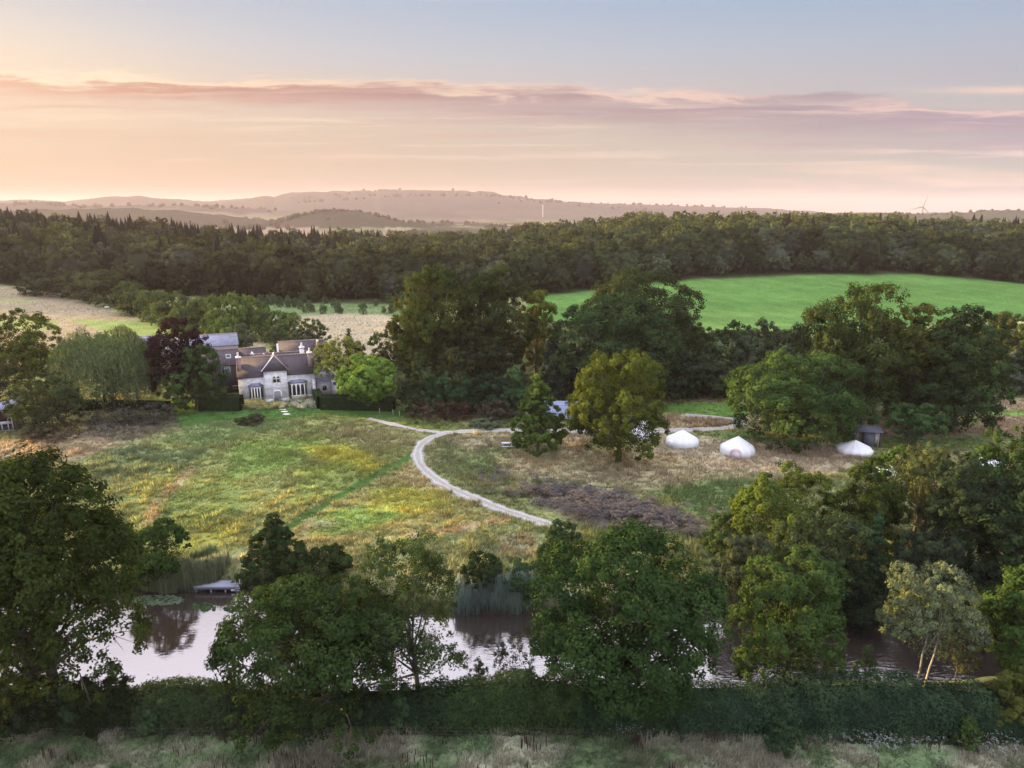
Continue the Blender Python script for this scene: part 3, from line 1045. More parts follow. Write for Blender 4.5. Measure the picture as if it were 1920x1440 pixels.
def crown_leaves(style, a, b, c, n, leaf, rng, K=None, fill=.14, thin=0):
    """leaf quads of a crown centred on the origin with half sizes a, b, c"""
    A = np.array([a, b, c])
    if style == 'weep':
        ns = n // 16
        th = rng.uniform(0, 6.283, ns)
        rr = np.sqrt(rng.uniform(.12, 1, ns))
        lump = fbm(th * 1.6 + 20, rr * 3 + 5, 2) * .5
        top = np.sqrt(np.clip(1 - rr ** 2.2, 0, 1)) * (.85 + lump)
        bottom = np.where(rng.rand(ns) < .55, rng.uniform(-1, -.3, ns), rng.uniform(-.3, .5, ns)) + lump * .6
        ln = np.clip(top - bottom, .12, 1.6)
        s = rng.rand(ns, 16) * ln[:, None]
        P = np.stack([(rr * np.cos(th))[:, None] * a * (1 + .06 * s), (rr * np.sin(th))[:, None] * b * (1 + .06 * s), (top[:, None] - s) * c], -1).reshape(-1, 3)
        P += rng.normal(size=P.shape) * leaf * .5
        N = unit(np.stack([np.repeat(np.cos(th), 16), np.repeat(np.sin(th), 16), np.full(ns * 16, .3)], 1) + rng.normal(size=P.shape) * .5)
        ax = np.tile(np.array([0, 0, -1.0]), (len(P), 1))
        tint = np.clip(.5 + .2 * np.repeat(rng.normal(size=ns), 16) + .1 * rng.normal(size=len(P)), 0, 1)
        return leaf_quads(P, N, leaf * 1.7, leaf * .6, rng, ax), tint, None, None
    C, rl = make_lobes(style, a, b, c, rng, K)
    wgt = rl ** 2
    cnt = np.maximum(20, (n * (1 - fill) * wgt / wgt.sum()).astype(int))
    Ps, Ns, Ts = [], [], []
    per = 58 if style != 'wispy' else 44
    for cc, r, m in zip(C, rl, cnt):
        d0 = unit(cc / A + np.array([0, 0, .25]))
        nc = max(4, m // per)
        e = unit(rng.normal(size=(nc, 3)) * .8 + d0 * .85 + np.array([0, 0, .3]))
        cen = cc + e * r * (rng.uniform(.8, 1.06, nc) if style != 'wispy' else rng.uniform(.45, 1.3, nc))[:, None] * np.array([1.08, 1.08, .86])
        cr = np.clip(r * rng.uniform(.17, .28, nc), leaf * 1.5, None)
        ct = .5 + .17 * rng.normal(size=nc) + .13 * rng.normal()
        if thin:      # open, see-through skirts
            kp = rng.rand(nc) > thin * ss(.05, -.7, cen[:, 2] / c)
            if kp.sum() > 1:
                m = int(m * kp.mean())
                cen, cr, ct, e = cen[kp], cr[kp], ct[kp], e[kp]
                nc = len(cen)
        q = rng.randint(0, nc, m)
        P = cen[q] + unit(rng.normal(size=(m, 3))) * (cr[q] * 1.15 * rng.rand(m) ** .4)[:, None] * np.array([1.05, 1.05, .75])
        N = unit(unit(P - cc) * .75 + unit(P - cen[q]) * .7 + np.array([0, 0, .3]) + rng.normal(size=(m, 3)) * .36)
        Ps.append(P); Ns.append(N); Ts.append(ct[q] + .1 * rng.normal(size=m))
    m = int(n * fill * (1 - .6 * thin))
    P = unit(rng.normal(size=(m, 3))) * (rng.rand(m, 1) ** .5) * .72 * A
    if style in ('cone', 'spire'):
        P[:, :2] *= np.clip(.9 - (P[:, 2:] / c + 1) * .45, 0.05, 1)
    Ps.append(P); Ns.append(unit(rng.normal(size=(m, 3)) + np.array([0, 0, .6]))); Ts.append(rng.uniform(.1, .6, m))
    P = np.concatenate(Ps)
    lo, hi = np.percentile(P, .4, axis=0), np.percentile(P, 99.6, axis=0)
    mid, half = (lo + hi) / 2, (hi - lo) / 2
    P = (P - mid) / half * A
    C = (C - mid) / half * A
    return leaf_quads(P, np.concatenate(Ns), leaf * np.clip(.8 + .5 * rng.rand(len(P)) ** 3 * 2, .8, 1.7), leaf * .9, rng), np.clip(np.concatenate(Ts), 0, 1), C, rl


def quad_mesh(name, Q, tint, mats, extra=None):
    """leaf quads (n,4,3) plus an optional (verts, faces) solid with its own tint / material index"""
    n = len(Q)
    V = Q.reshape(-1, 3)
    flat = np.arange(4 * n)
    sizes = np.full(n, 4)
    T = np.repeat(tint, 4)
    mi = np.zeros(n, int)
    if extra is not None:
        ev, ef, et, em = extra
        flat = np.concatenate([flat, np.array([i for f in ef for i in f]) + 4 * n])
        sizes = np.concatenate([sizes, [len(f) for f in ef]])
        V = np.concatenate([V, ev])
        T = np.concatenate([T, np.full(len(ev), et)])
        mi = np.concatenate([mi, np.full(len(ef), em)])
    return raw_mesh(name, V, flat, sizes, mats, mi, tint=T)


def blob(a, b, c, rng, nu=14, nv=9, lump=.12):
    V, F = [], []
    ph = rng.uniform(0, 6, 4)
    for i in range(nv + 1):
        for j in range(nu):
            th, q = math.pi * i / nv, 2 * math.pi * j / nu
            k = 1 + lump * math.sin(3 * q + ph[0]) * math.sin(2 * th + ph[1]) + lump * math.sin(5 * q + ph[2]) * math.sin(4 * th + ph[3])
            V.append((a * k * math.sin(th) * math.cos(q), b * k * math.sin(th) * math.sin(q), c * k * math.cos(th)))
    for i in range(nv):
        for j in range(nu):
            F.append((i * nu + j, (i + 1) * nu + j, (i + 1) * nu + (j + 1) % nu, i * nu + (j + 1) % nu))
    return np.array(V), F


def trunk_mesh(h, hb, rad, C, rng, stems=1, lean=(0, 0), cz=0.0, nl=None):
    """tapered trunk with limbs to the lobe centres C (given in tree space)"""
    k = MB()
    for s in range(stems):
        ox, oy = (0, 0) if stems == 1 else (rng.uniform(-1, 1) * .5 + (s - (stems - 1) / 2) * .9, rng.uniform(-.3, .3))
        top = np.array([lean[0] + ox * 2, lean[1] + oy * 2, hb + (h - hb) * .62])
        pts, rs = [], []
        for t in np.linspace(0, 1, 8):
            p = np.array([ox, oy, -0.4]) * (1 - t) + top * t
            p[:2] += rng.normal(size=2) * .10 * rad * 4 * t * (1 - t) * 3
            pts.append(p)
            rs.append(rad * ((1.25 if t == 0 else 1) * (1 - .82 * t)))
        k.tube(pts, rs, 8)
        if C is None:
            continue
        sel = range(len(C)) if nl is None else rng.permutation(len(C))[:nl]
        for i in sel:
            c = C[i]
            if stems > 1 and (i % stems) != s:
                continue
            f = np.clip((c[2] - hb * .8) / max(h - hb, .1) * .55, .02, .9)
            t0 = np.clip(.25 + f * .6, .2, .92)
            a0 = np.array(pts[0]) * (1 - t0) + top * t0
            mid = a0 * .45 + c * .55 + np.array([0, 0, .06 * h]) * rng.uniform(-.3, 1) + rng.normal(size=3) * .3
            r0 = rad * (1 - .8 * t0) * .6
            k.tube([a0, a0 * .7 + mid * .3, mid, c], [r0, r0 * .8, r0 * .5, r0 * .16], 5, cap=False)
            for _ in range(3):      # twigs reaching out through the leaves
                d = unit((c - np.array([0, 0, hb + (h - hb) * .4])) * .6 + rng.normal(size=3) * 1.2)
                k.tube([c, c + d * h * .05, c + d * h * .11 + np.array([0, 0, .1])], [r0 * .16, r0 * .1, .012], 4, cap=False)
    return k


PAL = dict(oak=(.062, .082, .024), dark=(.034, .046, .020), olive=(.078, .086, .024), gold=(.155, .122, .022), bright=(.105, .165, .034), grey=(.085, .1, .062),
           willow=(.115, .145, .075), purple=(.034, .016, .02), mid=(.062, .095, .032), lime=(.15, .18, .035), deep=(.036, .058, .026), blue=(.05, .075, .05), pale=(.2, .2, .12), brown=(.07, .062, .035))
_seed = [100]


def tree(name, label, cat, bx, by, top, x0, x1, cb, style, color, n, leaf, rad=None, stems=1, group=None, bark='bark', K=None, depthf=.92, fill=.14, nl=None, thin=0):
    """a tree or shrub traced from photo rows and columns onto its own spot of ground"""
    _seed[0] += 1
    rng = np.random.RandomState(_seed[0])
    P = gp(bx, by)
    s = FPX / depth(P)
    h = h_for(P, top)
    hb = max(0.0, h_for(P, cb)) if cb < by - 1 else 0.0
    a = (x1 - x0) / 2 / s
    b = a * depthf
    # the silhouette of a deep crown seen from above rises a little behind its centre
    c = (h - hb) / 2
    ox = ((x0 + x1) / 2 - bx) / s
    n, leaf = int(n * 1.65), leaf * .78
    Q, T, C, rl = crown_leaves(style, a, b, c, n, leaf, rng, K, fill, thin)
    cen = np.array([ox, 0, hb + c])
    Q = Q + cen
    col = PAL[color] if isinstance(color, str) else color
    root = empty(name, P, label, cat, group)
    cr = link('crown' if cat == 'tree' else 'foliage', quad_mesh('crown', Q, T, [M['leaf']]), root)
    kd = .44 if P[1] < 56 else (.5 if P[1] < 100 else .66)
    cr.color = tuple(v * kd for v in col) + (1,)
    rad = rad or max(.06, h * .022)
    if C is not None:
        C = C + cen
    tk = trunk_mesh(h, max(hb, h * .12), rad, C, rng, stems, (ox * .8, 0), nl=nl)
    tk.build('trunk' if cat == 'tree' else 'stems', M[bark], root, smooth=True)
    return root
# ------------------------------------------------------------------ trees: near bank of the pond
G1 = 'trees on the near bank of the pond'
tree('oak_tree', 'broad dark oak with golden top overhanging the near bank, largest tree beside the jetty', 'tree', 103, 1362, 866, -75, 288, 1255, 'full', 'oak', 46000, .27, .48, 2, G1, K=34, depthf=.8, thin=.75)
tree('oak_tree', 'spreading low oak with dense round head, directly in front of the thin open tree', 'tree', 628, 1362, 1090, 432, 748, 1338, 'full', (.058, .088, .03), 34000, .24, .34, 1, G1, K=26, thin=.6)
tree('alder_tree', 'thin open alder with wispy see-through dome and bare straight trunk by the water', 'tree', 790, 1318, 1006, 645, 872, 1278, 'wispy', (.085, .115, .045), 20000, .2, .24, 1, G1, K=24, thin=.72, nl=14)
tree('oak_tree', 'bushy oak with gold lit top standing in the middle of the near bank', 'tree', 1163, 1352, 993, 998, 1334, 1282, 'broad', (.056, .095, .034), 44000, .24, .42, 1, G1, K=32, depthf=.8, thin=.6)
tree('alder_tree', 'light green bushy alder reaching over the dark water in front of the willows', 'tree', 1470, 1290, 1036, 1368, 1562, 1280, 'full', (.085, .13, .042), 24000, .22, .2, 1, G1, K=26)
tree('willow_tree', 'pale sparse willow with two whitish trunks rising from the water edge', 'tree', 1716, 1290, 1062, 1640, 1806, 1214, 'broad', (.185, .21, .125), 13000, .17, .10, 2, G1, 'bark_pale', K=18, nl=7)
tree('ash_tree', 'leafy green tree cut by the frame beside the dark end of the pond', 'tree', 1925, 1300, 1080, 1832, 2030, 1268, 'broad', (.075, .12, .035), 22000, .24, .2, 1, G1)
tree('sapling', 'feathery little sapling in front of the bright water', 'tree', 955, 1290, 1200, 925, 1003, 1270, 'wispy', (.085, .1, .05), 1500, .16, .05, 1, G1, K=10)
tree('sapling', 'small pointed conifer-like sapling at the hedge top before bright water', 'tree', 897, 1292, 1236, 872, 925, 1282, 'spire', (.1, .12, .06), 900, .15, .04, 1, G1, K=12)
tree('sapling', 'thin grey-green sapling against the dark water beside the pale willow', 'tree', 1790, 1282, 1178, 1752, 1826, 1270, 'wispy', (.09, .1, .055), 1600, .16, .05, 1, G1, K=10)
tree('sapling', 'thin green sapling right of the alder at the hedge top', 'tree', 1618, 1280, 1212, 1598, 1640, 1272, 'cone', (.1, .15, .06), 1100, .16, .05, 1, G1, K=12)
tree('bush', 'twiggy bush where the oak shades the bright pond edge', 'shrub', 215, 1360, 1262, 150, 268, 1356, 'bush', 'dark', 5000, .2, group='bushes at the near hedge')
tree('bush', 'dark bush under the big west oak at the field edge', 'shrub', 40, 1368, 1240, -60, 140, 1362, 'bush', (.04, .055, .03), 8000, .22, group='bushes at the near hedge')
tree('bush', 'yellowish green willow bush at the east end of the near hedge', 'shrub', 1905, 1372, 1252, 1845, 1975, 1366, 'bush', (.13, .14, .04), 7000, .2, group='bushes at the near hedge')
tree('bush', 'small bluish tuft bush standing out in front of the hedge', 'shrub', 1462, 1404, 1354, 1428, 1508, 1402, 'bush', (.06, .1, .05), 1800, .16, group='bushes at the near hedge')
tree('bush', 'small bright leaved bush among white flowers before the hedge', 'shrub', 1808, 1402, 1346, 1784, 1836, 1400, 'cone', (.08, .13, .04), 1500, .16, group='bushes at the near hedge')

nb_ = []
for k in range(3):
    rg0 = np.random.RandomState(700 + k)
    Q, T, C, rl = crown_leaves('bush', 1.5, 1.2, 1.15, 4200, .15, rg0, K=13)
    nb_.append(quad_mesh('bush', Q, T, [M['leaf']]))
rg1 = random.Random(9)
for i in range(26):
    x = 20 + i * 72 + rg1.uniform(-26, 26)
    P = gp(x, rg1.uniform(1347, 1360))
    o = link('bush', nb_[i % 3], None, P + np.array([0, 0, rg1.uniform(.5, 1.5)]))
    k = rg1.uniform(.75, 1.25)
    o.scale = (k * rg1.uniform(.8, 1.3), k, k * rg1.uniform(.8, 1.3))
    o.rotation_euler = (0, 0, rg1.uniform(0, 6))
    e = rg1.uniform(.8, 1.2)
    c = (.03, .047, .024) if x < 1240 else (.03, .05, .03)
    o.color = (c[0] * e, c[1] * e, c[2] * e, 1)
    tag(o, 'rounded bramble bush bulging out of the long hedge above the near field', 'shrub', 'bramble bushes bulging from the near hedge')

# ------------------------------------------------------------------ far bank
G2 = 'trees and shrubs along the far bank of the pond'
tree('alder_tree', 'dark conical alder on the bank just right of the jetty', 'tree', 514, 1098, 962, 458, 594, 1094, 'cone', (.052, .08, .032), 15000, .24, .18, 1, G2, K=26)
tree('bush', 'low dark bush behind the round-headed oak on the far bank', 'shrub', 600, 1094, 1030, 566, 660, 1090, 'bush', (.06, .088, .034), 5000, .24, group=G2)
tree('bush', 'very dark small bush left of the open alder top', 'shrub', 632, 1072, 1022, 606, 660, 1070, 'bush', 'dark', 3000, .22, group=G2)
tree('bush', 'round blackish green bush above the blue reeds', 'shrub', 902, 1104, 1040, 862, 942, 1102, 'bush', (.04, .062, .03), 6000, .2, group=G2)
tree('bush', 'loose green shrub at the lower end of the gravel track', 'shrub', 1048, 1066, 978, 1008, 1092, 1064, 'bush', (.06, .095, .045), 7000, .22, group=G2)
tree('bush', 'low scrub between reeds and the middle oak', 'shrub', 975, 1100, 1060, 930, 1040, 1098, 'bush', (.06, .1, .05), 4500, .2, group=G2)
tree('bush', 'drooping green bush at the left end of the reeds', 'shrub', 292, 1092, 985, 235, 350, 1080, 'broad', (.06, .1, .03), 9000, .24, group=G2)
tree('willow_tree', 'grey-green willow bush overhanging the water behind the light green bushy alder', 'tree', 1392, 1150, 1002, 1334, 1452, 1148, 'bush', 'grey', 13000, .2, .16, 1, G2)
tree('willow_tree', 'rounded sage green willow in the middle of the east bank clump', 'tree', 1532, 1118, 966, 1448, 1616, 1116, 'bush', (.07, .095, .048), 16000, .22, .18, 1, G2)
tree('maple_tree', 'bright green tree with yellow lit crown at the tip of the east clump', 'tree', 1462, 1044, 876, 1368, 1562, 1036, 'broad', (.11, .145, .034), 18000, .26, .2, 1, G2, K=24)
tree('bush', 'low green bushes fringing the meadow at the clump foot', 'shrub', 1368, 1040, 960, 1318, 1424, 1038, 'bush', (.065, .1, .035), 7000, .22, group=G2)
tree('maple_tree', 'dark olive tree with yellow fringed top below the end tent', 'tree', 1612, 1040, 862, 1544, 1676, 1036, 'full', (.066, .09, .028), 15000, .26, .2, 1, G2)
tree('maple_tree', 'fresh green tree half hiding the end tent', 'tree', 1655, 990, 838, 1608, 1700, 980, 'broad', (.1, .16, .04), 9000, .26, .18, 1, G2)
tree('willow_tree', 'yellow-tipped grey willow behind the dark clump, with upright sprays', 'tree', 1712, 1030, 832, 1650, 1790, 1020, 'wispy', (.105, .12, .055), 15000, .22, .2, 2, G2, K=22)
tree('alder_tree', 'tall blackish tree between the grey willow and the east edge', 'tree', 1785, 1080, 862, 1715, 1850, 1070, 'full', (.04, .058, .034), 17000, .26, .22, 1, G2)
tree('maple_tree', 'big round green tree at the east edge with pale canvas behind', 'tree', 1852, 1010, 802, 1790, 1918, 1000, 'broad', (.07, .115, .034), 16000, .26, .22, 1, G2)
tree('alder_tree', 'large dark tree at the east edge above the pond', 'tree', 1885, 1100, 880, 1775, 1990, 1090, 'full', (.04, .066, .034), 24000, .27, .25, 1, G2)
tree('bush', 'dark grey-green bush above the pale willow', 'shrub', 1722, 1136, 1004, 1660, 1790, 1134, 'bush', (.052, .07, .045), 10000, .22, group=G2)
tree('alder_tree', 'narrow blue-green young tree in the dark of the clump', 'tree', 1634, 1100, 968, 1598, 1668, 1094, 'cone', (.05, .1, .05), 6000, .22, .12, 1, G2)
tree('bush', 'black-green bush dipping into the water left of the pale willow', 'shrub', 1600, 1166, 1060, 1530, 1672, 1164, 'bush', (.032, .05, .03), 10000, .22, group=G2)
tree('bush', 'black-green bush dipping into the water right of the pale willow', 'shrub', 1830, 1172, 1060, 1750, 1905, 1170, 'bush', (.032, .05, .03), 10000, .22, group=G2)
tree('bush', 'black-green bush at the water edge by the frame, east of all', 'shrub', 1960, 1172, 1040, 1885, 2040, 1170, 'bush', (.032, .05, .03), 9000, .24, group=G2)
tree('bush', 'shadowed bush between the two rounded willows', 'shrub', 1462, 1146, 1050, 1415, 1520, 1144, 'bush', (.045, .065, .038), 7000, .22, group=G2)

# ------------------------------------------------------------------ meadow trees
G3 = 'trees around the meadow and the tents'
tree('chestnut_tree', 'conical green tree with pale tip beside the white garden table', 'tree', 1008, 853, 703, 960, 1060, 842, 'cone', (.088, .13, .034), 13000, .32, .28, 1, G3, K=30)
tree('oak_tree', 'golden topped oval oak standing in front of the hidden tent', 'tree', 1160, 866, 660, 1063, 1244, 848, 'full', (.115, .135, .03), 24000, .33, .45, 1, G3, K=32)
tree('oak_tree', 'wide domed oak whose foliage reaches the ground, behind the arched-door tent', 'tree', 1496, 832, 664, 1366, 1618, 822, 'full', (.062, .1, .034), 30000, .36, .5, 1, G3, K=36, depthf=.8)
tree('apple_tree', 'small open green tree right of the dark wooden hut', 'tree', 1705, 838, 755, 1660, 1766, 822, 'broad', (.065, .115, .045), 7500, .3, .2, 2, G3)
tree('oak_tree', 'tall ragged oak with two lobed flat top standing against the green field', 'tree', 1612, 795, 534, 1490, 1690, 770, 'broad', (.052, .068, .024), 26000, .42, .6, 1, G3, K=26)
tree('oak_tree', 'rusty gold topped oak between the ragged oak and the broad dark oak', 'tree', 1692, 798, 574, 1618, 1764, 780, 'full', (.078, .082, .025), 20000, .42, .5, 1, G3)
tree('oak_tree', 'broad dark oak at the east side of the big group', 'tree', 1786, 812, 578, 1698, 1870, 800, 'full', (.048, .072, .03), 26000, .42, .5, 1, G3, K=30)
tree('oak_tree', 'yellow tipped oak top behind the broad dark oak by the frame', 'tree', 1872, 720, 588, 1812, 1935, 712, 'full', (.085, .095, .03), 13000, .45, .4, 1, G3)
tree('willow_tree', 'pale grey conical shrub beyond the broad dark oak', 'tree', 1890, 738, 658, 1864, 1918, 734, 'cone', (.13, .14, .12), 4500, .38, .2, 1, G3)
tree('oak_tree', 'dark tree at the east frame edge behind the grey shrub', 'tree', 1945, 735, 602, 1880, 2020, 730, 'full', (.05, .068, .04), 10000, .45, .4, 1, G3)
# bushes behind the domed oak
G4 = 'grey-green bushes below the bright field'
for i, (bx, by, tp, x0, x1, c, lb) in enumerate([
        (1330, 735, 645, 1290, 1372, (.07, .088, .05), 'grey-green bush left of the domed oak'),
        (1368, 715, 602, 1318, 1418, (.06, .085, .035), 'taller leafy bush against the bright field, between the central grove and ragged oak'),
        (1430, 700, 600, 1395, 1472, (.055, .065, .048), 'rounded purplish grey bush against the bright field'),
        (1405, 730, 632, 1370, 1446, (.085, .1, .062), 'pale sage bush behind the crown of the domed oak'),
        (1470, 715, 614, 1438, 1508, (.055, .068, .04), 'dark bush beside the ragged oak'),
        (1290, 745, 662, 1250, 1330, (.042, .058, .034), 'dark bush at the edge of the central grove'),
        (1345, 745, 678, 1306, 1392, (.05, .066, .038), 'low dark bush over the mown green strip'),
        (1300, 690, 606, 1270, 1340, (.05, .07, .035), 'dark upright bush at the east end of the central grove')]):
    tree('bush', lb, 'shrub', bx, by, tp, x0, x1, by - 2, 'bush', c, 5500, .42, group=G4)
# central grove
G5 = 'tall trees of the central grove'
tree('lime_tree', 'tall olive tree at the west side of the central grove, gold on its left flank', 'tree', 812, 722, 502, 738, 900, 700, 'full', (.06, .074, .024), 26000, .45, .55, 1, G5, K=30)
tree('lime_tree', 'tall dark domed tree in the middle of the central grove', 'tree', 925, 724, 500, 852, 1004, 704, 'full', (.05, .06, .024), 26000, .45, .55, 1, G5, K=30)
tree('lime_tree', 'yellow green sunlit tree half behind the dark domed tree', 'tree', 1005, 702, 546, 968, 1046, 690, 'full', (.105, .115, .028), 10000, .45, .4, 1, G5)
tree('lime_tree', 'yellow tree glimpsed low through the west edge of the central grove', 'tree', 766, 690, 560, 735, 806, 682, 'full', (.12, .125, .03), 8000, .45, .35, 1, G5)
tree('oak_tree', 'huge rounded green oak at the front right of the central grove', 'tree', 1152, 742, 556, 1036, 1264, 724, 'full', (.05, .076, .034), 32000, .42, .6, 1, G5, K=36)
tree('oak_tree', 'dark high shouldered tree behind the rounded oak, bordering the green field', 'tree', 1198, 706, 507, 1094, 1312, 690, 'full', (.044, .055, .026), 30000, .46, .6, 1, G5, K=32)
tree('yew_tree', 'blackish evergreen below the gap of the central grove', 'tree', 1050, 742, 640, 1010, 1090, 736, 'bush', (.034, .044, .034), 6000, .4, .3, 1, G5)
tree('yew_tree', 'shadowy evergreen at the foot of the dark domed tree', 'tree', 880, 740, 610, 820, 960, 734, 'bush', (.036, .042, .022), 12000, .4, .3, 1, G5)
tree('yew_tree', 'dark evergreen under the rounded oak by the golden oval oak', 'tree', 1240, 750, 640, 1200, 1290, 744, 'bush', (.036, .052, .032), 8000, .4, .3, 1, G5)
tree('ash_tree', 'small dark gappy tree at the grove edge, above the bright round tree', 'tree', 738, 720, 610, 695, 786, 705, 'broad', (.05, .066, .026), 7000, .36, .25, 1, G5)
# round the house
G6 = 'garden trees near the stone cottage'
tree('maple_tree', 'bright green round-headed tree on the lawn right of the cottage', 'tree', 692, 768, 666, 637, 745, 754, 'bush', (.17, .26, .055), 22000, .3, .2, 1, G6)
tree('cherry_tree', 'light yellow-green spreading tree behind the right end of the cottage', 'tree', 640, 742, 634, 592, 688, 712, 'broad', (.2, .21, .06), 9000, .32, .2, 2, G6)
tree('beech_tree', 'copper beech with dark purple leaves beside the slate roofed barn', 'tree', 345, 762, 598, 290, 404, 742, 'full', 'purple', 15000, .34, .35, 1, G6, K=26)
tree('walnut_tree', 'green tree with short visible trunk in front of the copper beech', 'tree', 367, 770, 650, 322, 428, 757, 'full', (.058, .088, .034), 13000, .32, .28, 1, G6)
tree('willow_tree', 'weeping willow with hanging grey-green curtains in the garden', 'tree', 196, 760, 608, 118, 304, 750, 'weep', (.15, .18, .09), 24000, .3, .4, 1, G6)
tree('willow_tree', 'smaller weeping willow between the large willow and the copper beech', 'tree', 262, 764, 640, 214, 304, 752, 'weep', (.14, .17, .085), 10000, .3, .3, 1, G6)
tree('ash_tree', 'tall olive ash tree above the open timber shed', 'tree', 62, 745, 584, -10, 124, 715, 'full', (.088, .1, .026), 17000, .36, .35, 1, G6)
tree('bush', 'big rounded dark bush beside the open timber shed', 'shrub', 84, 808, 702, 28, 152, 806, 'bush', (.056, .07, .034), 13000, .28, group=G6)
tree('bush', 'dark shrubbery behind the open timber shed', 'shrub', 0, 772, 680, -60, 60, 770, 'bush', (.05, .058, .03), 8000, .32, group=G6)
tree('bush', 'brownish hawthorn between the willow and the rounded dark bush', 'shrub', 110, 768, 694, 78, 138, 766, 'bush', (.056, .06, .034), 5000, .32, group=G6)
tree('bush', 'dark shrub under the smaller weeping willow', 'shrub', 215, 764, 668, 180, 250, 762, 'bush', (.07, .078, .04), 5000, .32, group=G6)
tree('bush', 'round grey-green bush right of the blue slate barn roof', 'shrub', 456, 690, 608, 432, 482, 686, 'bush', (.095, .11, .075), 5000, .36, group=G6)
tree('bush', 'upright grey bush left of the brown barn roof', 'shrub', 524, 690, 608, 500, 548, 686, 'bush', (.07, .085, .055), 4500, .36, group=G6)
tree('bush', 'rounded grey bush directly behind the brown barn roof', 'shrub', 560, 676, 616, 534, 586, 672, 'bush', (.08, .09, .06), 4000, .36, group=G6)
tree('bush', 'dark green bush above the barn gable', 'shrub', 590, 672, 598, 562, 624, 668, 'bush', (.06, .085, .034), 5000, .36, group=G6)
tree('cypress_tree', 'small dark pointed cypress right of the barn gable', 'tree', 657, 705, 617, 645, 672, 700, 'cone', (.034, .055, .03), 2600, .32, .15, 1, G6)
tree('poplar_tree', 'slim upright green tree under the central grove', 'tree', 782, 752, 664, 768, 798, 748, 'spire', (.07, .1, .034), 3000, .32, .14, 1, G6)
tree('bush', 'dull green bush right of the cypress', 'shrub', 672, 712, 640, 660, 690, 708, 'bush', (.07, .09, .04), 2600, .34, group=G6)
# shrub belt under the grove
G7 = 'shrub belt at the foot of the central grove'
for (bx, by, tp, x0, x1, c, lb) in [
        (775, 775, 712, 742, 812, (.05, .06, .032), 'dark shrub at the lawn end of the shrub belt'),
        (815, 772, 704, 780, 860, (.04, .075, .035), 'ivy green shrub in the west half of the shrub belt'),
        (868, 774, 708, 835, 905, (.038, .07, .034), 'ivy green shrub in the middle of the shrub belt'),
        (920, 776, 702, 885, 960, (.036, .062, .034), 'deep green shrub in the east half of the shrub belt'),
        (962, 782, 690, 934, 994, (.055, .1, .05), 'fresh green tall shrub behind the conical tree'),
        (1030, 760, 700, 1000, 1062, (.04, .05, .036), 'dark shrub behind the solar panels')]:
    tree('bush', lb, 'shrub', bx, by, tp, x0, x1, by - 2, 'bush', c, 6000, .34, group=G7)
for (bx, by, tp, x0, x1, c, lb) in [
        (800, 788, 752, 762, 850, (.085, .06, .045), 'reddish brown bramble patch on the lawn bank'),
        (855, 790, 756, 822, 888, (.075, .042, .032), 'rust red dock and bramble patch on the lawn bank'),
        (925, 792, 752, 890, 965, (.08, .062, .05), 'dull brown bramble patch below the fresh green shrub'),
        (905, 800, 784, 880, 940, (.14, .16, .11), 'pale grey-green thistle clump by the track'),
        (285, 790, 758, 235, 330, (.085, .075, .068), 'grey-brown withered weeds below the dark hedge'),
        (210, 795, 768, 150, 262, (.075, .07, .058), 'grey-brown brambles right of the rounded dark bush'),
        (90, 822, 800, 40, 150, (.12, .085, .062), 'rusty dry brambles in front of the rounded dark bush'),
        (470, 795, 778, 445, 495, (.07, .07, .045), 'low dark bramble clump on the meadow edge below the cottage')]:
    tree('bramble', lb, 'shrub', bx, by, tp, x0, x1, by - 1, 'bush', c, 2600, .26, group='bramble and weed patches round the lawn')

# ------------------------------------------------------------------ bushes of the hillside hedge
G8 = 'bushes of the hillside hedge running up to the wood'
hl = [(70, 552, 512, 60), (105, 556, 508, 62), (140, 560, 510, 60), (178, 566, 512, 62), (215, 574, 508, 74), (245, 588, 530, 60), (262, 592, 536, 56), (292, 602, 546, 60), (322, 612, 548, 62), (352, 622, 556, 60), (385, 632, 560, 56), (350, 636, 576, 50), (418, 640, 556, 56), (448, 634, 552, 56), (474, 632, 556, 54), (498, 640, 580, 46), (430, 660, 596, 46), (400, 655, 590, 44), (520, 640, 584, 46), (545, 640, 588, 44)]
lbs = {0: 'low dark bush of the hillside hedge under the wood', 1: 'mid green bush of the hillside hedge above the barns', 2: 'bright green bush of the hillside hedge near the barns'}
hs = []
for k in range(4):
    rg = np.random.RandomState(900 + k)
    Q, T, C, rl = crown_leaves('bush', 1, 1, 1, 4200, .1, rg, K=18)
    hs.append(quad_mesh('bush', Q, T, [M['leaf']]))
rg = random.Random(4)
for i, (bx, by, tp, wd) in enumerate(hl):
    P = gp(bx, by)
    h = h_for(P, tp)
    a = wd / 2 * depth(P) / FPX
    o = link('bush', hs[i % 4], None, P + np.array([0, 0, h / 2]))
    o.scale = (a, a, h / 2 * 1.05)
    o.rotation_euler = (0, 0, rg.uniform(0, 6))
    t = 0 if bx < 230 else (1 if bx < 400 else 2)
    c = [(.062, .07, .04), (.075, .095, .042), (.11, .15, .05)][t]
    k = rg.uniform(.85, 1.15)
    k *= .7
    o.color = (c[0] * k, c[1] * k, c[2] * k, 1)
    tag(o, lbs[t], 'shrub', G8)
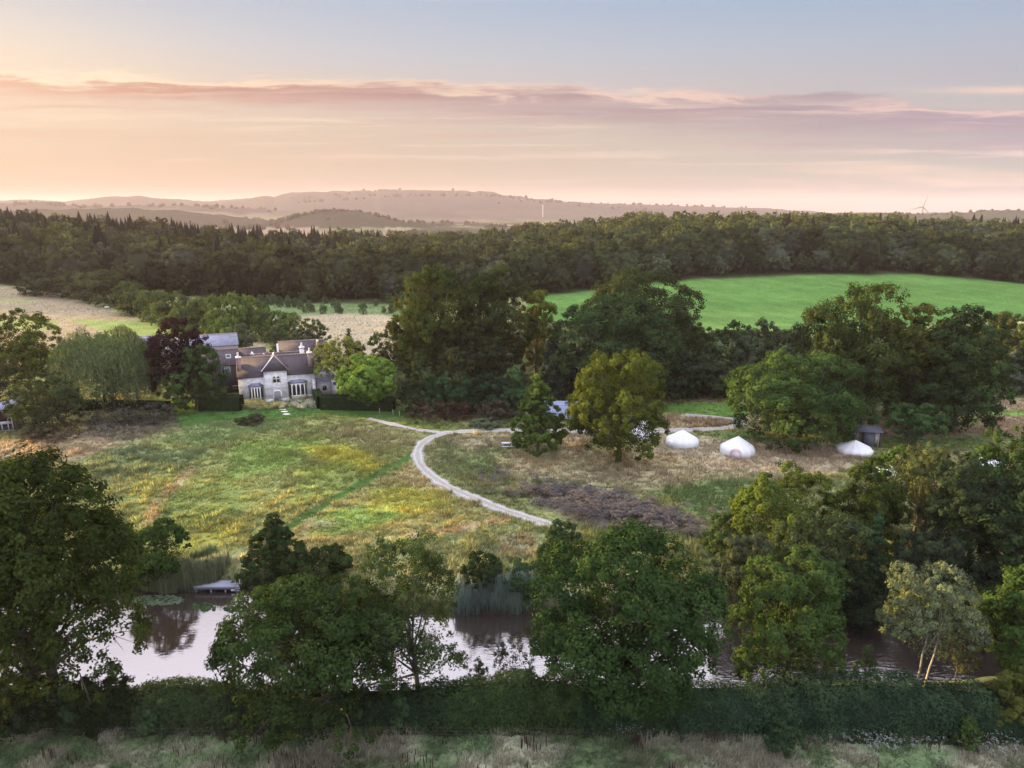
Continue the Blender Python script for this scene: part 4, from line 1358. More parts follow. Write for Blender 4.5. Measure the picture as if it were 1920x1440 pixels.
# saplings and dotted scrub on the straw field
for i in range(46):
    x = rg.uniform(486, 765)
    y = rg.uniform(566, 592) if i < 38 else rg.uniform(600, 650)
    P = gp(x, y)
    h = rg.uniform(2.4, 4.6) if i < 38 else rg.uniform(1, 1.8)
    o = link('sapling' if i < 38 else 'bush', hs[i % 4], None, P + np.array([0, 0, h / 2]))
    a = h * (.36 if i < 38 else .6)
    o.scale = (a, a, h / 2)
    o.rotation_euler = (0, 0, rg.uniform(0, 6))
    c = (.085, .125, .065) if i < 38 else (.075, .085, .045)
    k = rg.uniform(.8, 1.2)
    k *= .7
    o.color = (c[0] * k, c[1] * k, c[2] * k, 1)
    if i < 38:
        tag(o, 'young green sapling in the plantation below the wood edge', 'sapling', 'saplings planted below the wood')
    else:
        tag(o, 'small scrub bush dotted on the straw coloured field', 'shrub', 'scrub bushes on the straw field')
# ------------------------------------------------------------------ the wood
def conifer(h, r, rng, n, leaf):
    """quads of a layered spruce standing on the origin"""
    L = int(h / 1.1)
    P, Nn, Ax = [], [], []
    for i in range(n):
        t = rng.rand() ** 1.25
        lay = (np.floor(t * L) + rng.uniform(0, .45)) / L
        q = rng.uniform(0, 6.283)
        jag = .75 + .5 * vnoise(np.array([q * 2.2 + lay * 40]), np.array([lay * 31.0]))[0]
        rr = r * (1 - t) ** 1.0 * jag * rng.uniform(.35, 1.0) + .03
        z = h * (.06 + .94 * lay) - rr * .22
        P.append((rr * math.cos(q), rr * math.sin(q), z))
        Ax.append((math.cos(q), math.sin(q), -.35))
        Nn.append((math.cos(q) * .55, math.sin(q) * .55, .8))
    P, Nn, Ax = np.array(P), unit(np.array(Nn) + rng.normal(size=(n, 3)) * .3), np.array(Ax)
    fz = np.clip(1.15 - P[:, 2] / h, .25, 1)
    Q = leaf_quads(P, Nn, leaf * 1.5 * fz, leaf * .8 * fz, rng, Ax)
    return Q, np.clip(.45 + .18 * rng.normal(size=n), 0, 1)


def cone_core(h, r, nu=9):
    V = [(0, 0, h * .97)]
    for t, k in ((.5, .42), (.08, .78)):
        for j in range(nu):
            q = 6.283 * j / nu
            V.append((r * k * math.cos(q), r * k * math.sin(q), h * t))
    F = [(0, 1 + j, 1 + (j + 1) % nu) for j in range(nu)] + [(1 + j, 1 + nu + j, 1 + nu + (j + 1) % nu, 1 + (j + 1) % nu) for j in range(nu)]
    return np.array(V), F


rgw = np.random.RandomState(77)
wood_b, wood_c = [], []          # detailed prototypes: (mesh, raw arrays for the mass)
for k in range(7):
    hgt, a = rgw.uniform(16, 20), rgw.uniform(6.2, 8.2)
    c = hgt * .46
    Q, T, C, rl = crown_leaves('full' if k % 2 else 'bush', a, a, c, 6500, .6, rgw, K=20)
    Q = Q + np.array([0, 0, hgt - c])
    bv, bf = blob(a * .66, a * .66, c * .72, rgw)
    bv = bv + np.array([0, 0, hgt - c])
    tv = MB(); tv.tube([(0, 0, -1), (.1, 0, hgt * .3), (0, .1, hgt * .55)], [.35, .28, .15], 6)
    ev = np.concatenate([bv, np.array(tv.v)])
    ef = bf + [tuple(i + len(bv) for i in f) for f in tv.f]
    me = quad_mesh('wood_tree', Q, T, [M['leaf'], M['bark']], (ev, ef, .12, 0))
    mi = np.zeros(len(me.polygons), np.int32)
    mi[len(Q) + len(bf):] = 1
    me.polygons.foreach_set('material_index', mi)
    q = rgw.permutation(len(Q))[:700]
    cq = Q[q].mean(1, keepdims=True)
    wood_b.append((me, hgt, cq + (Q[q] - cq) * 2.0, T[q], bv * np.array([1.12, 1.12, 1]), bf))
for k in range(4):
    hgt, a = rgw.uniform(18, 22), rgw.uniform(4.6, 6.0)
    Q, T = conifer(hgt, a, rgw, 2600, .8)
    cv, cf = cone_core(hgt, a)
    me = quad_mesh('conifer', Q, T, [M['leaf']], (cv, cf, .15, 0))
    Q2, T2 = conifer(hgt, a, rgw, 420, 1.05)
    wood_c.append((me, hgt, Q2, T2, cv, cf))

cand = []
gy = np.arange(285, 612, 9.6)
for y in gy:
    for x in np.arange(-1.0 * (y + 30), 1.0 * (y + 30), 10.4):
        X, Y = x + rgw.uniform(-3.6, 3.6), y + rgw.uniform(-3.4, 3.4)
        dd = Y - float(wood_front(np.array([X]), np.array([Y]))[0])
        if dd < 1.5:
            continue
        cand.append((X, Y, dd))
cand = np.array(cand)
cz = terrain(cand[:, 0], cand[:, 1], False)
cpx, cpy = to_px(cand[:, 0], cand[:, 1], cz)


def conif_prob(px, dd, Y):
    if px < 640:
        return .08 if dd < 45 else (.55 if Y < 480 else .88)
    if px < 1080:
        return .05 if dd < 60 else (.16 if Y < 540 else .34)
    if px < 1640:
        return .03 if dd < 60 else (.06 if Y < 555 else .2)
    return .03 if dd < 50 else (.35 if Y < 520 else .75)


items = []
for (X, Y, dd), z, px in zip(cand, cz, cpx):
    con = rgw.rand() < conif_prob(px, dd, Y)
    k = rgw.randint(0, len(wood_c if con else wood_b))
    s = rgw.uniform(.74, 1.16)
    if con:
        s *= rgw.uniform(.78, 1.12)
    if not con and dd < 12:
        s *= rgw.uniform(.62, .95)
    r = rgw.rand()
    wl = np.clip((px - 500) / 700, 0, 1)
    if con:
        c = np.array((.034, .036, .022)) * (1 - wl) + np.array((.036, .046, .03)) * wl
    else:
        c = np.array((.068, .066, .034)) * (1 - wl) + np.array((.064, .08, .04)) * wl
        if r < .2:
            c = np.array((.088, .086, .062)) * (1 - wl) + np.array((.088, .104, .066)) * wl
        elif r < .35:
            c = c * .7
        elif r > .86 and dd > 40:
            c = np.array((.1, .105, .034))
        if 1150 < px < 1720 and Y > 500:
            c = c * .55 + np.array((.12, .13, .04)) * .55
    c = c * rgw.uniform(.65, 1.45) * (.5 if con else .6)
    items.append(dict(X=X, Y=Y, z=z, dd=dd, con=con, k=k, s=s, c=c, r=rgw.uniform(0, 6.28), px=px))

in_view = [i for i in items if -60 < i['px'] < 1980]
# the front ranks and the conifers breaking the skyline show largest
front_b = sorted([i for i in in_view if not i['con']], key=lambda i: i['dd'] + (0 if i['dd'] < 30 else 4))[:250]
sky_c = sorted([i for i in in_view if i['con']], key=lambda i: -(i['Y'] + i['z'] * 14))[:140]
chosen = {id(i) for i in front_b} | {id(i) for i in sky_c}
ZN = [(-1e9, 640, 'west'), (640, 1100, 'middle'), (1100, 1e9, 'east')]
LB = {('west', 0): 'brownish green broadleaf tree in the front ranks of the wood above the hillside hedge',
      ('middle', 0): 'dull green broadleaf tree in the front ranks of the wood behind the central grove',
      ('east', 0): 'green broadleaf tree in the front ranks of the wood along the bright field',
      ('west', 1): 'dark pointed conifer on the wood skyline below the warmest sky',
      ('middle', 1): 'dark pointed conifer standing out above the dip in the wood skyline',
      ('east', 1): 'dark conifer on the wood skyline above the bright field'}
GB = {0: 'broadleaf trees of the wood', 1: 'conifers on the skyline of the wood'}
mass = []
for it in items:
    P = wood_c if it['con'] else wood_b
    if id(it) in chosen:
        o = link('conifer' if it['con'] else 'broadleaf_tree', P[it['k']][0], None, (it['X'], it['Y'], it['z']))
        wv = it['s'] * (rgw.uniform(.85, 1.35) if it['con'] else rgw.uniform(.95, 1.2))
        o.scale = (wv, wv, it['s'])
        o.rotation_euler = (0, 0, it['r'])
        o.color = tuple(it['c']) + (1,)
        zn = [n for a, b, n in ZN if a <= it['px'] < b][0]
        tag(o, LB[(zn, int(it['con']))], 'tree', GB[int(it['con'])])
    else:
        mass.append(it)


def merge_mass(name, items, protos_of, label, cat):
    Vs, Ts, Cs, Fl, Sz = [], [], [], [], []
    off = 0
    for it in items:
        _, hgt, Q, T, bv, bf = protos_of(it)
        s, r = it['s'], it['r']
        cr, sr = math.cos(r), math.sin(r)
        Rm = np.array([[cr, -sr, 0], [sr, cr, 0], [0, 0, 1]]) * s
        V = np.concatenate([Q.reshape(-1, 3), bv]) @ Rm.T + np.array([it['X'], it['Y'], it['z']])
        Vs.append(V)
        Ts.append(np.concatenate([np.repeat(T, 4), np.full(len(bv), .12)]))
        Cs.append(np.tile(it['c'], (len(V), 1)))
        nq = len(Q)
        Fl.append(np.arange(4 * nq) + off)
        Fl.append(np.array([i for f in bf for i in f]) + off + 4 * nq)
        Sz.append(np.full(nq, 4))
        Sz.append(np.array([len(f) for f in bf]))
        off += len(V)
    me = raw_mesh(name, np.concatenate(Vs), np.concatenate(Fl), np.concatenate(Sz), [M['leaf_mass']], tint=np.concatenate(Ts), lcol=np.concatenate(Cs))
    return tag(link(name, me), label, cat, kind='stuff')


merge_mass('woodland', mass, lambda it: (wood_c if it['con'] else wood_b)[it['k']], 'dense mixed wood of broadleaf trees and conifers behind the fields', 'wood')

# ------------------------------------------------------------------ far hedgerow trees and tree belts in the haze
rgf = np.random.RandomState(31)
fb = []
for k in range(4):
    a, c = rgf.uniform(6, 9), rgf.uniform(5, 7.5)
    Q, T, C, rl = crown_leaves('bush', a, a, c, 120, 2.0, rgf, K=9)
    bv, bf = blob(a * .86, a * .86, c * .88, rgf, 9, 6, .2)
    fb.append((None, 2 * c, Q + np.array([0, 0, c]), T, bv + np.array([0, 0, c]), bf))
fi = []


def far_tree(px, dist, s=1.0, c=(.045, .05, .034)):
    X = (px - 960) / FPX * dist * CP
    z = tz(X, dist)
    fi.append(dict(X=X, Y=dist, z=z, s=s * rgf.uniform(.7, 1.25), r=rgf.uniform(0, 6.28), c=np.array(c) * rgf.uniform(.8, 1.2), k=rgf.randint(0, 4), con=False))


for (xa, xb, da, db, n, s) in [(640, 1010, 1750, 1900, 60, 1.0), (840, 1180, 1500, 1600, 40, .9), (330, 640, 2050, 2300, 46, 1.0), (640, 900, 2600, 2700, 40, 1.1), (900, 1300, 2300, 2500, 50, 1.0),
                               (60, 420, 1900, 2000, 50, 1.0), (740, 940, 1620, 1660, 26, 1.2), (400, 760, 1400, 1480, 20, .9), (420, 620, 3000, 3100, 30, 1.3), (0, 520, 3350, 3480, 70, 1.2), (560, 1400, 4400, 5150, 130, 1.3)]:
    for i in range(n):
        t = rgf.rand()
        far_tree(xa + (xb - xa) * t + rgf.normal() * 3, da + (db - da) * (t if rgf.rand() < .7 else rgf.rand()), s)
for i in range(110):      # knoll and skyline trees
    far_tree(rgf.uniform(500, 790), rgf.uniform(2240, 2340), .62)
for i in range(120):
    far_tree(rgf.uniform(950, 1560), rgf.uniform(5120, 5230), rgf.uniform(.22, .5))
for i in range(60):
    far_tree(rgf.uniform(0, 560), rgf.uniform(5120, 5230), rgf.uniform(.22, .5))
for i in range(150):
    far_tree(rgf.uniform(1420, 2050), rgf.uniform(2550, 2720), rgf.uniform(.45, .8))
merge_mass('distant_trees', fi, lambda it: fb[it['k']], 'hazy hedgerow trees and tree belts on the plain and hills far away', 'trees')

# ------------------------------------------------------------------ long hedges of the near bank and the garden
def hedge(name, label, pts, prof, width, n, leaf, color, group=None, loose=.25, clipped=False, twigs=0, cat='hedge'):
    """foliage standing along ground points; prof gives height per point"""
    _seed[0] += 1
    rng = np.random.RandomState(_seed[0])
    P = np.array([p[:2] for p in pts])
    seg = np.linalg.norm(np.diff(P, axis=0), axis=1)
    cum = np.concatenate([[0], np.cumsum(seg)])
    Lh = cum[-1]
    org = np.array([P[0][0], P[0][1], 0.0])

    def at(s):
        return np.stack([np.interp(s, cum, P[:, 0]), np.interp(s, cum, P[:, 1])], 1)
    s = rng.uniform(0, Lh, n)
    e = 0.05
    tdir = unit(at(np.clip(s + e, 0, Lh)) - at(np.clip(s - e, 0, Lh)))
    nd = np.stack([tdir[:, 1], -tdir[:, 0]], 1)
    H = np.interp(s, cum, prof)
    if not clipped:
        H = H * (1 + .55 * fbm(s / 2.0 + 3.1 * _seed[0], s * 0 + 2, 4))
    # around a rounded rectangular section
    a = rng.uniform(-.12, 1.12, n) * np.pi
    pw = .38 if clipped else .75
    ca, sa = np.sign(np.cos(a)) * np.abs(np.cos(a)) ** pw, np.sign(np.sin(a)) * np.abs(np.sin(a)) ** pw
    lump = 1 + (0 if clipped else .42 * fbm(s / 1.1, a * 2.2 + 9, 3))
    dep_ = (1 - np.abs(rng.normal(size=n)) * loose * .5)
    offs = ca * width / 2 * lump * dep_
    zz = np.clip(sa, -.05, 1) * H * (lump if not clipped else 1) * dep_
    base = at(s)
    tzv = terrain(base[:, 0] + nd[:, 0] * offs, base[:, 1] + nd[:, 1] * offs, False)
    Pq = np.stack([base[:, 0] + nd[:, 0] * offs, base[:, 1] + nd[:, 1] * offs, np.maximum(tzv, WATER) + np.maximum(zz, .03)], 1)
    N = unit(np.stack([nd[:, 0] * ca, nd[:, 1] * ca, np.maximum(sa, 0) + .3], 1) + rng.normal(size=(n, 3)) * .55)
    T = np.clip(.5 + .9 * fbm(s / .7, a * 3, 2) + .14 * rng.normal(size=n), 0, 1)
    Q = leaf_quads(Pq, N, leaf, leaf * .7, rng)
    if twigs:
        st = rng.uniform(0, Lh, twigs)
        bt = at(st)
        ht = np.interp(st, cum, prof)
        k = 7
        zb = np.maximum(terrain(bt[:, 0], bt[:, 1], False), WATER)
        ln = rng.uniform(.25, .8, twigs) * ht * .55
        ld = rng.normal(size=(twigs, 2)) * .3
        f = rng.rand(twigs, k)
        Pt = np.stack([bt[:, 0][:, None] + ld[:, :1] * f, bt[:, 1][:, None] + ld[:, 1:] * f, (zb + ht * .85)[:, None] + ln[:, None] * f], -1).reshape(-1, 3)
        Pt += rng.normal(size=Pt.shape) * .05
        Q = np.concatenate([Q, leaf_quads(Pt, unit(rng.normal(size=Pt.shape)), leaf * .9, leaf * .45, rng)])
        T = np.concatenate([T, rng.uniform(.2, .7, len(Pt))])
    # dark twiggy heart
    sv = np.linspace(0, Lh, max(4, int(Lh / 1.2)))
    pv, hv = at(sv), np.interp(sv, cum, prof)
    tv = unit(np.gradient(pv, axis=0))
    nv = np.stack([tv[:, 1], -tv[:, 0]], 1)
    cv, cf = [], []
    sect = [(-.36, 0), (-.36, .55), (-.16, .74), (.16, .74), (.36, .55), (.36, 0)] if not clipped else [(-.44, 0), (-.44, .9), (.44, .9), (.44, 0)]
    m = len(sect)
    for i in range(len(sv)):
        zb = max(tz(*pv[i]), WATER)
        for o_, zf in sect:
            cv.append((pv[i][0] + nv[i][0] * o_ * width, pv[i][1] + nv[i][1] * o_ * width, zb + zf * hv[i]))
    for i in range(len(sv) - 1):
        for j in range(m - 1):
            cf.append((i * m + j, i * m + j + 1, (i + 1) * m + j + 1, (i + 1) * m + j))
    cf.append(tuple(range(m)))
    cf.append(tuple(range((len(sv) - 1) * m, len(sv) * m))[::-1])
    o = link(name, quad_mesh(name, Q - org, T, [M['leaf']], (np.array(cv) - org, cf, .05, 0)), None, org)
    o.color = tuple(v * .55 for v in color) + (1,)
    return tag(o, label, cat, group)


def hp(*px):
    return [gp(x, y) for x, y in px]


GH = 'thickets of the long bramble hedge above the near field'
hedge('bramble_hedge', 'tangled dark thicket under the big west oak', hp((-300, 1345), (60, 1346), (200, 1346), (275, 1346)), [2.0, 2.3, 2.2, 2.4], 3.8, 16000, .2, (.042, .058, .032), GH, twigs=60)
hedge('bramble_hedge', 'brambles with twiggy grass fringe between the west oak and the low spreading oak', hp((272, 1344), (350, 1343), (440, 1343)), [2.4, 2.7, 2.5], 3.9, 11000, .17, (.062, .085, .04), GH, twigs=220)
hedge('bramble_hedge', 'deep shadowed thicket under the low spreading oak', hp((436, 1345), (560, 1346), (700, 1344), (840, 1344)), [2.4, 2.1, 2.1, 2.5], 3.8, 14000, .19, (.042, .062, .034), GH, twigs=80)
hedge('bramble_hedge', 'smooth mounded bramble hedge top before the bright water left of the middle oak', hp((836, 1343), (900, 1342), (970, 1342), (1050, 1342), (1090, 1343)), [2.5, 3.0, 3.4, 3.4, 2.6], 4.0, 17000, .17, (.06, .088, .036), GH, twigs=60)
hedge('bramble_hedge', 'dark thicket at the foot of the middle oak', hp((1086, 1345), (1180, 1346), (1270, 1346)), [2.6, 2.4, 2.7], 3.9, 11000, .18, (.045, .07, .038), GH)
hedge('bramble_hedge', 'long blue-green bramble hedge running from the middle oak to the east end', hp((1262, 1350), (1380, 1352), (1500, 1354), (1640, 1356), (1760, 1358), (1880, 1360), (2180, 1364)), [2.7, 3.1, 3.5, 3.6, 3.4, 2.7, 2.4], 4.2, 46000, .17, (.05, .082, .048), GH, twigs=160)
GC = 'clipped garden hedges'
hedge('clipped_hedge', 'long low dark clipped hedge behind the withered weeds', hp((136, 768), (220, 769), (318, 771)), [1.9, 1.9, 1.9], 1.8, 7000, .24, (.04, .05, .028), GC, .12, True)
hedge('clipped_hedge', 'square cut dark hedge block left of the cottage', hp((378, 768), (420, 768), (454, 768)), [2.8, 2.8, 2.8], 2.6, 6000, .22, (.05, .075, .032), GC, .1, True)
hedge('clipped_hedge', 'square cut hedge wall behind the bright green round tree', hp((603, 766), (650, 766), (740, 768)), [2.6, 2.6, 2.4], 2.6, 8000, .22, (.045, .075, .032), GC, .1, True)
hedge('clipped_hedge', 'short hedge return at the right corner of the cottage', hp((594, 750), (602, 766)), [2.4, 2.6], 1.6, 2500, .22, (.06, .1, .04), GC, .1, True)
hedge('boundary_hedge', 'rough hedge line along the lower edge of the green field', hp((1300, 640), (1380, 632), (1500, 636)), [2.5, 2.5, 2.5], 3.5, 5000, .5, (.055, .075, .04), None, .3)

# ------------------------------------------------------------------ reeds, lilies, wild flowers
def blades(name, X, Y, Z, h, width, col, rng, label, cat, lean=.15, tipc=1.2, group=None):
    N = len(X)
    a, ld = rng.uniform(0, 6.283, N), rng.uniform(0, 6.283, N)
    ln = h * rng.uniform(0, lean, N)
    b = np.stack([X, Y, Z], 1)
    wv = np.stack([np.cos(a), np.sin(a), np.zeros(N)], 1) * width * .5
    mid = b + np.stack([ln * .3 * np.cos(ld), ln * .3 * np.sin(ld), h * .6], 1)
    tip = b + np.stack([ln * np.cos(ld), ln * np.sin(ld), h], 1)
    V = np.stack([b - wv * .7, b + wv * .7, mid + wv, mid - wv, tip], 1).reshape(-1, 3)
    i = np.arange(N)[:, None] * 5
    flat = np.concatenate([np.concatenate([i, i + 1, i + 2, i + 3], 1), np.concatenate([i + 3, i + 2, i + 4], 1)], 1).ravel()
    sz = np.tile([4, 3], N)
    br = rng.uniform(.7, 1.3, N)[:, None]
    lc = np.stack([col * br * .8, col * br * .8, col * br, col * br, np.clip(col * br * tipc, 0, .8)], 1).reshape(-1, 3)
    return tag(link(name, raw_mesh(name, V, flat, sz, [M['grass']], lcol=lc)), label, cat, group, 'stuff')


rr_ = np.random.RandomState(8)


def reed_bed(px, n, h, col, label, depthm):
    P = resample([gpz(x, y, WATER)[:2] for x, y in px], .3)
    i = rr_.randint(0, len(P), n)
    X, Y = P[i, 0] + rr_.normal(size=n) * .25, P[i, 1] + rr_.uniform(-.3, depthm, n) + fbm(P[i, 0] / .8, P[i, 0] * 0, 3) * 1.1
    hh = h * rr_.uniform(.45, 1.1, n) * (1 + 1.0 * fbm(X / .9, Y / .9, 3))
    Z = np.maximum(terrain(X, Y, False), WATER - .1)
    c = np.tile(np.array(col), (n, 1)) * (1 + .6 * fbm(X / .9, Y / .9, 2))[:, None]
    blades('reeds', X, Y, Z, hh, .07, c, rr_, label, 'reeds', .22)


reed_bed([(225, 1104), (300, 1108), (365, 1106), (418, 1094)], 6500, 1.7, (.18, .2, .115), 'grey-green reeds along the bank left of the jetty', 1.8)
reed_bed([(325, 1086), (365, 1080), (396, 1076)], 2200, 1.6, (.13, .165, .08), 'dark reed clump on the bank behind the jetty', 1.6)
reed_bed([(862, 1148), (930, 1149), (1005, 1146)], 6500, 1.8, (.17, .22, .18), 'bluish reed bed at the water edge left of the middle oak', 2.4)

# lily pads
def lilies(cx, cy, rx, ry, n, label, col):
    P = []
    for i in range(n):
        q, r = rr_.uniform(0, 6.283), math.sqrt(rr_.rand())
        p = gpz(cx + rx * r * math.cos(q), cy + ry * r * math.sin(q), WATER)
        P.append((p[0], p[1]))
    V, F, C = [], [], []
    for k, (x, y) in enumerate(P):
        s = rr_.uniform(.1, .2)
        o = len(V)
        tilt = rr_.normal(size=2) * .18
        a0 = rr_.uniform(0, 6.283)
        V.append((x, y, WATER + .02))
        for j in range(8):
            q = a0 + j * 5.6 / 7
            V.append((x + s * math.cos(q), y + s * math.sin(q), WATER + .025 + max(0, (tilt[0] * math.cos(q) + tilt[1] * math.sin(q)) * s) + .002 * (k % 7)))
        for j in range(7):
            F.append((o, o + 1 + j, o + 2 + j))
        C += [np.array(col) * rr_.uniform(.7, 1.5)] * 9
    me = raw_mesh('lily_pads', np.array(V), np.array(F).ravel(), np.full(len(F), 3), [M['grass']], lcol=np.array(C))
    tag(link('lily_pads', me), label, 'lily pads', kind='stuff')


lilies(295, 1126, 50, 9, 260, 'raft of pale green lily pads next to the overhanging oak', (.12, .17, .1))
lilies(384, 1139, 26, 7, 60, 'small patch of dark green lily pads in front of the jetty', (.05, .09, .035))
lilies(443, 1142, 26, 5.5, 55, 'small patch of dark lily pads below the alder reflection', (.045, .07, .04))

# dead dock stalks of the near field
n = 420
X, Y = sample_strip(n, 36.5, 41.5, .75, rr_)
cl = rr_.randint(0, 46, n)
cx, cy = sample_strip(46, 36.5, 41.5, .75, rr_)
X, Y = cx[cl] + rr_.normal(size=n) * .45, cy[cl] + rr_.normal(size=n) * .3
blades('dock_stalks', X, Y, terrain(X, Y, False), rr_.uniform(.5, 1.1, n), .09, np.tile(np.array((.075, .045, .035)), (n, 1)), rr_, 'dead brown dock stalks standing in the near field', 'weeds', .12, .8)


def umbels(name, px, py, sx, sy, n, h, label, col=(.36, .36, .36), s=.045, cat='wild flowers', g=None, stem=True, nc=60, skew=0.0):
    V, F, C = [], [], []
    P = [gp(x, y + skew * (x - px)) for x, y in zip(np.clip(rr_.normal(size=nc), -2.6, 2.6) * sx * .6 + px, np.clip(rr_.normal(size=nc), -2.0, 2.0) * sy * .6 + py)]
    for i in range(n):
        b = P[rr_.randint(0, nc)] + np.array([rr_.normal() * .3, rr_.normal() * .3, 0])
        hh = h * rr_.uniform(.55, 1.1)
        tip = b + np.array([rr_.normal() * .08, rr_.normal() * .08, hh])
        if stem:
            o = len(V)
            V += [b - np.array([.012, 0, 0]), b + np.array([.012, 0, 0]), tip]
            F.append((o, o + 1, o + 2))
            C += [np.array((.1, .14, .06))] * 3
        for j in range(7):
            q = rr_.uniform(0, 6.283)
            r = rr_.uniform(0, s * 2.6)
            c = tip + np.array([r * math.cos(q), r * math.sin(q), rr_.uniform(-.02, .04)])
            o = len(V)
            e = rr_.normal(size=(2, 3)) * np.array([1, 1, .35])
            e = e / np.linalg.norm(e, axis=1)[:, None] * s
            V += [c - e[0], c + e[1], c + e[0] - e[1] * .2]
            F.append((o, o + 1, o + 2))
            C += [np.array(col) * rr_.uniform(.75, 1.1)] * 3
    me = raw_mesh(name, np.array(V), np.array(F).ravel(), np.full(len(F), 3), [M['grass']], lcol=np.array(C))
    return tag(link(name, me), label, cat, g, 'stuff')


umbels('white_wildflowers', 1655, 1402, 75, 14, 170, .9, 'white cow parsley heads at the foot of the long blue-green hedge')
umbels('white_wildflowers', 1870, 1412, 50, 14, 110, .9, 'white wild flowers in the near field by the yellowish willow bush')
umbels('white_wildflowers', 1185, 1378, 26, 6, 40, .9, 'few white wild flowers at the foot of the middle oak')
umbels('white_wildflowers', 600, 1376, 60, 5, 26, .9, 'scattered white wild flowers below the low spreading oak')
umbels('white_wildflowers', 195, 805, 45, 6, 200, .6, 'white flower heads in the weeds right of the rounded dark bush', s=.07)
umbels('grey_thistles', 1135, 952, 150, 24, 4200, .95, 'drift of withered grey-brown thistles in the meadow east of the track', (.16, .145, .14), .12, 'weeds', stem=False, nc=320, skew=.22)
umbels('grey_thistles', 600, 990, 34, 8, 160, .7, 'pale seeded thistles on the meadow at the end of the mown path', (.34, .34, .3), .07, 'weeds', stem=False)
umbels('flower_bed', 488, 762, 40, 8, 900, .9, 'tall straw coloured flower bed left of the cottage path', (.3, .3, .14), .09, 'flower bed')
umbels('flower_bed', 570, 762, 40, 7, 1000, .9, 'white flowering bed right of the cottage path', (.46, .46, .34), .085, 'flower bed')
# ------------------------------------------------------------------ building materials
def masonry(name, c1, c2, mortar, bw, bh, rough=.9, bumpy=.4):
    m, t = mat(name)
    tcn = t.n('ShaderNodeTexCoord')
    sp_ = t.n('ShaderNodeSeparateXYZ')
    t.put(sp_.inputs[0], tcn.outputs['Object'])
    br = t.n('ShaderNodeTexBrick')
    t.put(br.inputs['Vector'], t.xyz(t.m('ADD', sp_.outputs[0], sp_.outputs[1]), sp_.outputs[2], 0.0))
    br.inputs['Color1'].default_value = c1 + (1,)
    br.inputs['Color2'].default_value = c2 + (1,)
    br.inputs['Mortar'].default_value = mortar + (1,)
    br.inputs['Scale'].default_value = 1.0
    br.inputs['Brick Width'].default_value = bw
    br.inputs['Row Height'].default_value = bh
    br.inputs['Mortar Size'].default_value = .012
    n = t.noise(tcn.outputs['Object'], 1.3, 6, .65)
    n2_ = t.noise(tcn.outputs['Object'], 7, 4, .6)
    c = t.mix(t.mr(n, .35, .7), br.outputs[0], t.mix(1.0, br.outputs[0], (.66, .66, .68, 1), 'MULTIPLY'))
    c = t.mix(t.mr(n2_, .45, .75), c, t.mix(1.0, c, (.74, .72, .72, 1), 'MULTIPLY'))
    p = t.n('ShaderNodeBsdfPrincipled')
    t.put(p.inputs['Base Color'], c)
    p.inputs['Roughness'].default_value = rough
    b = t.n('ShaderNodeBump')
    b.inputs['Strength'].default_value = bumpy
    b.inputs['Distance'].default_value = .03
    t.put(b.inputs['Height'], br.outputs[1])
    b.invert = True
    t.put(p.inputs['Normal'], b.outputs[0])
    out(t, p.outputs[0])
    return m


def canvas_mat():
    m, t = mat('canvas')
    tcn = t.n('ShaderNodeTexCoord')
    sp_ = t.n('ShaderNodeSeparateXYZ')
    t.put(sp_.inputs[0], tcn.outputs['Object'])
    a = t.m('ARCTAN2', sp_.outputs[1], sp_.outputs[0])
    fr_ = t.m('ABSOLUTE', t.m('SUBTRACT', t.m('FRACT', t.m('MULTIPLY', a, 14 / 6.2832)), .5))
    seam = t.mr(fr_, .455, .49)
    n = t.noise(tcn.outputs['Object'], 1.1, 5, .6)
    dirt = t.m('MULTIPLY', t.mr(sp_.outputs[2], .7, .0), t.mr(n, .35, .65))
    c = t.mix(t.m('MULTIPLY', seam, .4), (.57, .57, .565, 1), (.38, .37, .37, 1))
    c = t.mix(t.mr(n, .3, .7, 0.0, .25), c, (.48, .48, .47, 1))
    c = t.mix(t.m('MULTIPLY', dirt, .55), c, (.3, .28, .24, 1))
    p = t.n('ShaderNodeBsdfPrincipled')
    t.put(p.inputs['Base Color'], c)
    p.inputs['Roughness'].default_value = .9
    b = t.n('ShaderNodeBump')
    b.inputs['Strength'].default_value = .25
    b.inputs['Distance'].default_value = .15
    t.put(b.inputs['Height'], t.m('ADD', n, t.m('MULTIPLY', fr_, -1.2)))
    t.put(p.inputs['Normal'], b.outputs[0])
    out(t, p.outputs[0])
    return m


M['stone'] = masonry('cottage_stone', (.68, .66, .64), (.56, .55, .55), (.52, .50, .48), .55, .3)
M['stone_dim'] = masonry('barn_stone', (.42, .39, .37), (.32, .3, .3), (.3, .28, .27), .5, .25)
M['dressed'] = simple('dressed_stone', (.62, .58, .5), .85, .15, 2)
M['tile'] = masonry('roof_tile', (.062, .042, .046), (.046, .033, .038), (.032, .024, .026), .3, .2, .8, .5)
M['ridge'] = simple('ridge_tile', (.2, .15, .14), .85, .3, 4)
M['tilehung'] = masonry('tile_hung', (.055, .037, .041), (.04, .029, .033), (.028, .022, .022), .3, .22, .85, .5)
M['slate'] = masonry('blue_slate', (.2, .2, .27), (.15, .155, .21), (.1, .1, .14), .45, .3, .55, .3)
M['white'] = simple('white_paint', (.5, .48, .48), .6, .08, 3)
M['brick'] = masonry('brick', (.28, .15, .13), (.2, .11, .1), (.3, .26, .24), .24, .09)
M['glass'] = simple('dark_glass', (.015, .018, .024), .12, .3, 2)
M['oakdoor'] = simple('grey_oak', (.17, .165, .185), .8, .25, 6, stretch=(6, 1, .4))
M['timber'] = simple('dark_timber', (.05, .036, .032), .9, .35, 5, stretch=(1, 1, .2))
M['timber_pale'] = simple('pale_timber', (.4, .34, .28), .85, .25, 5)
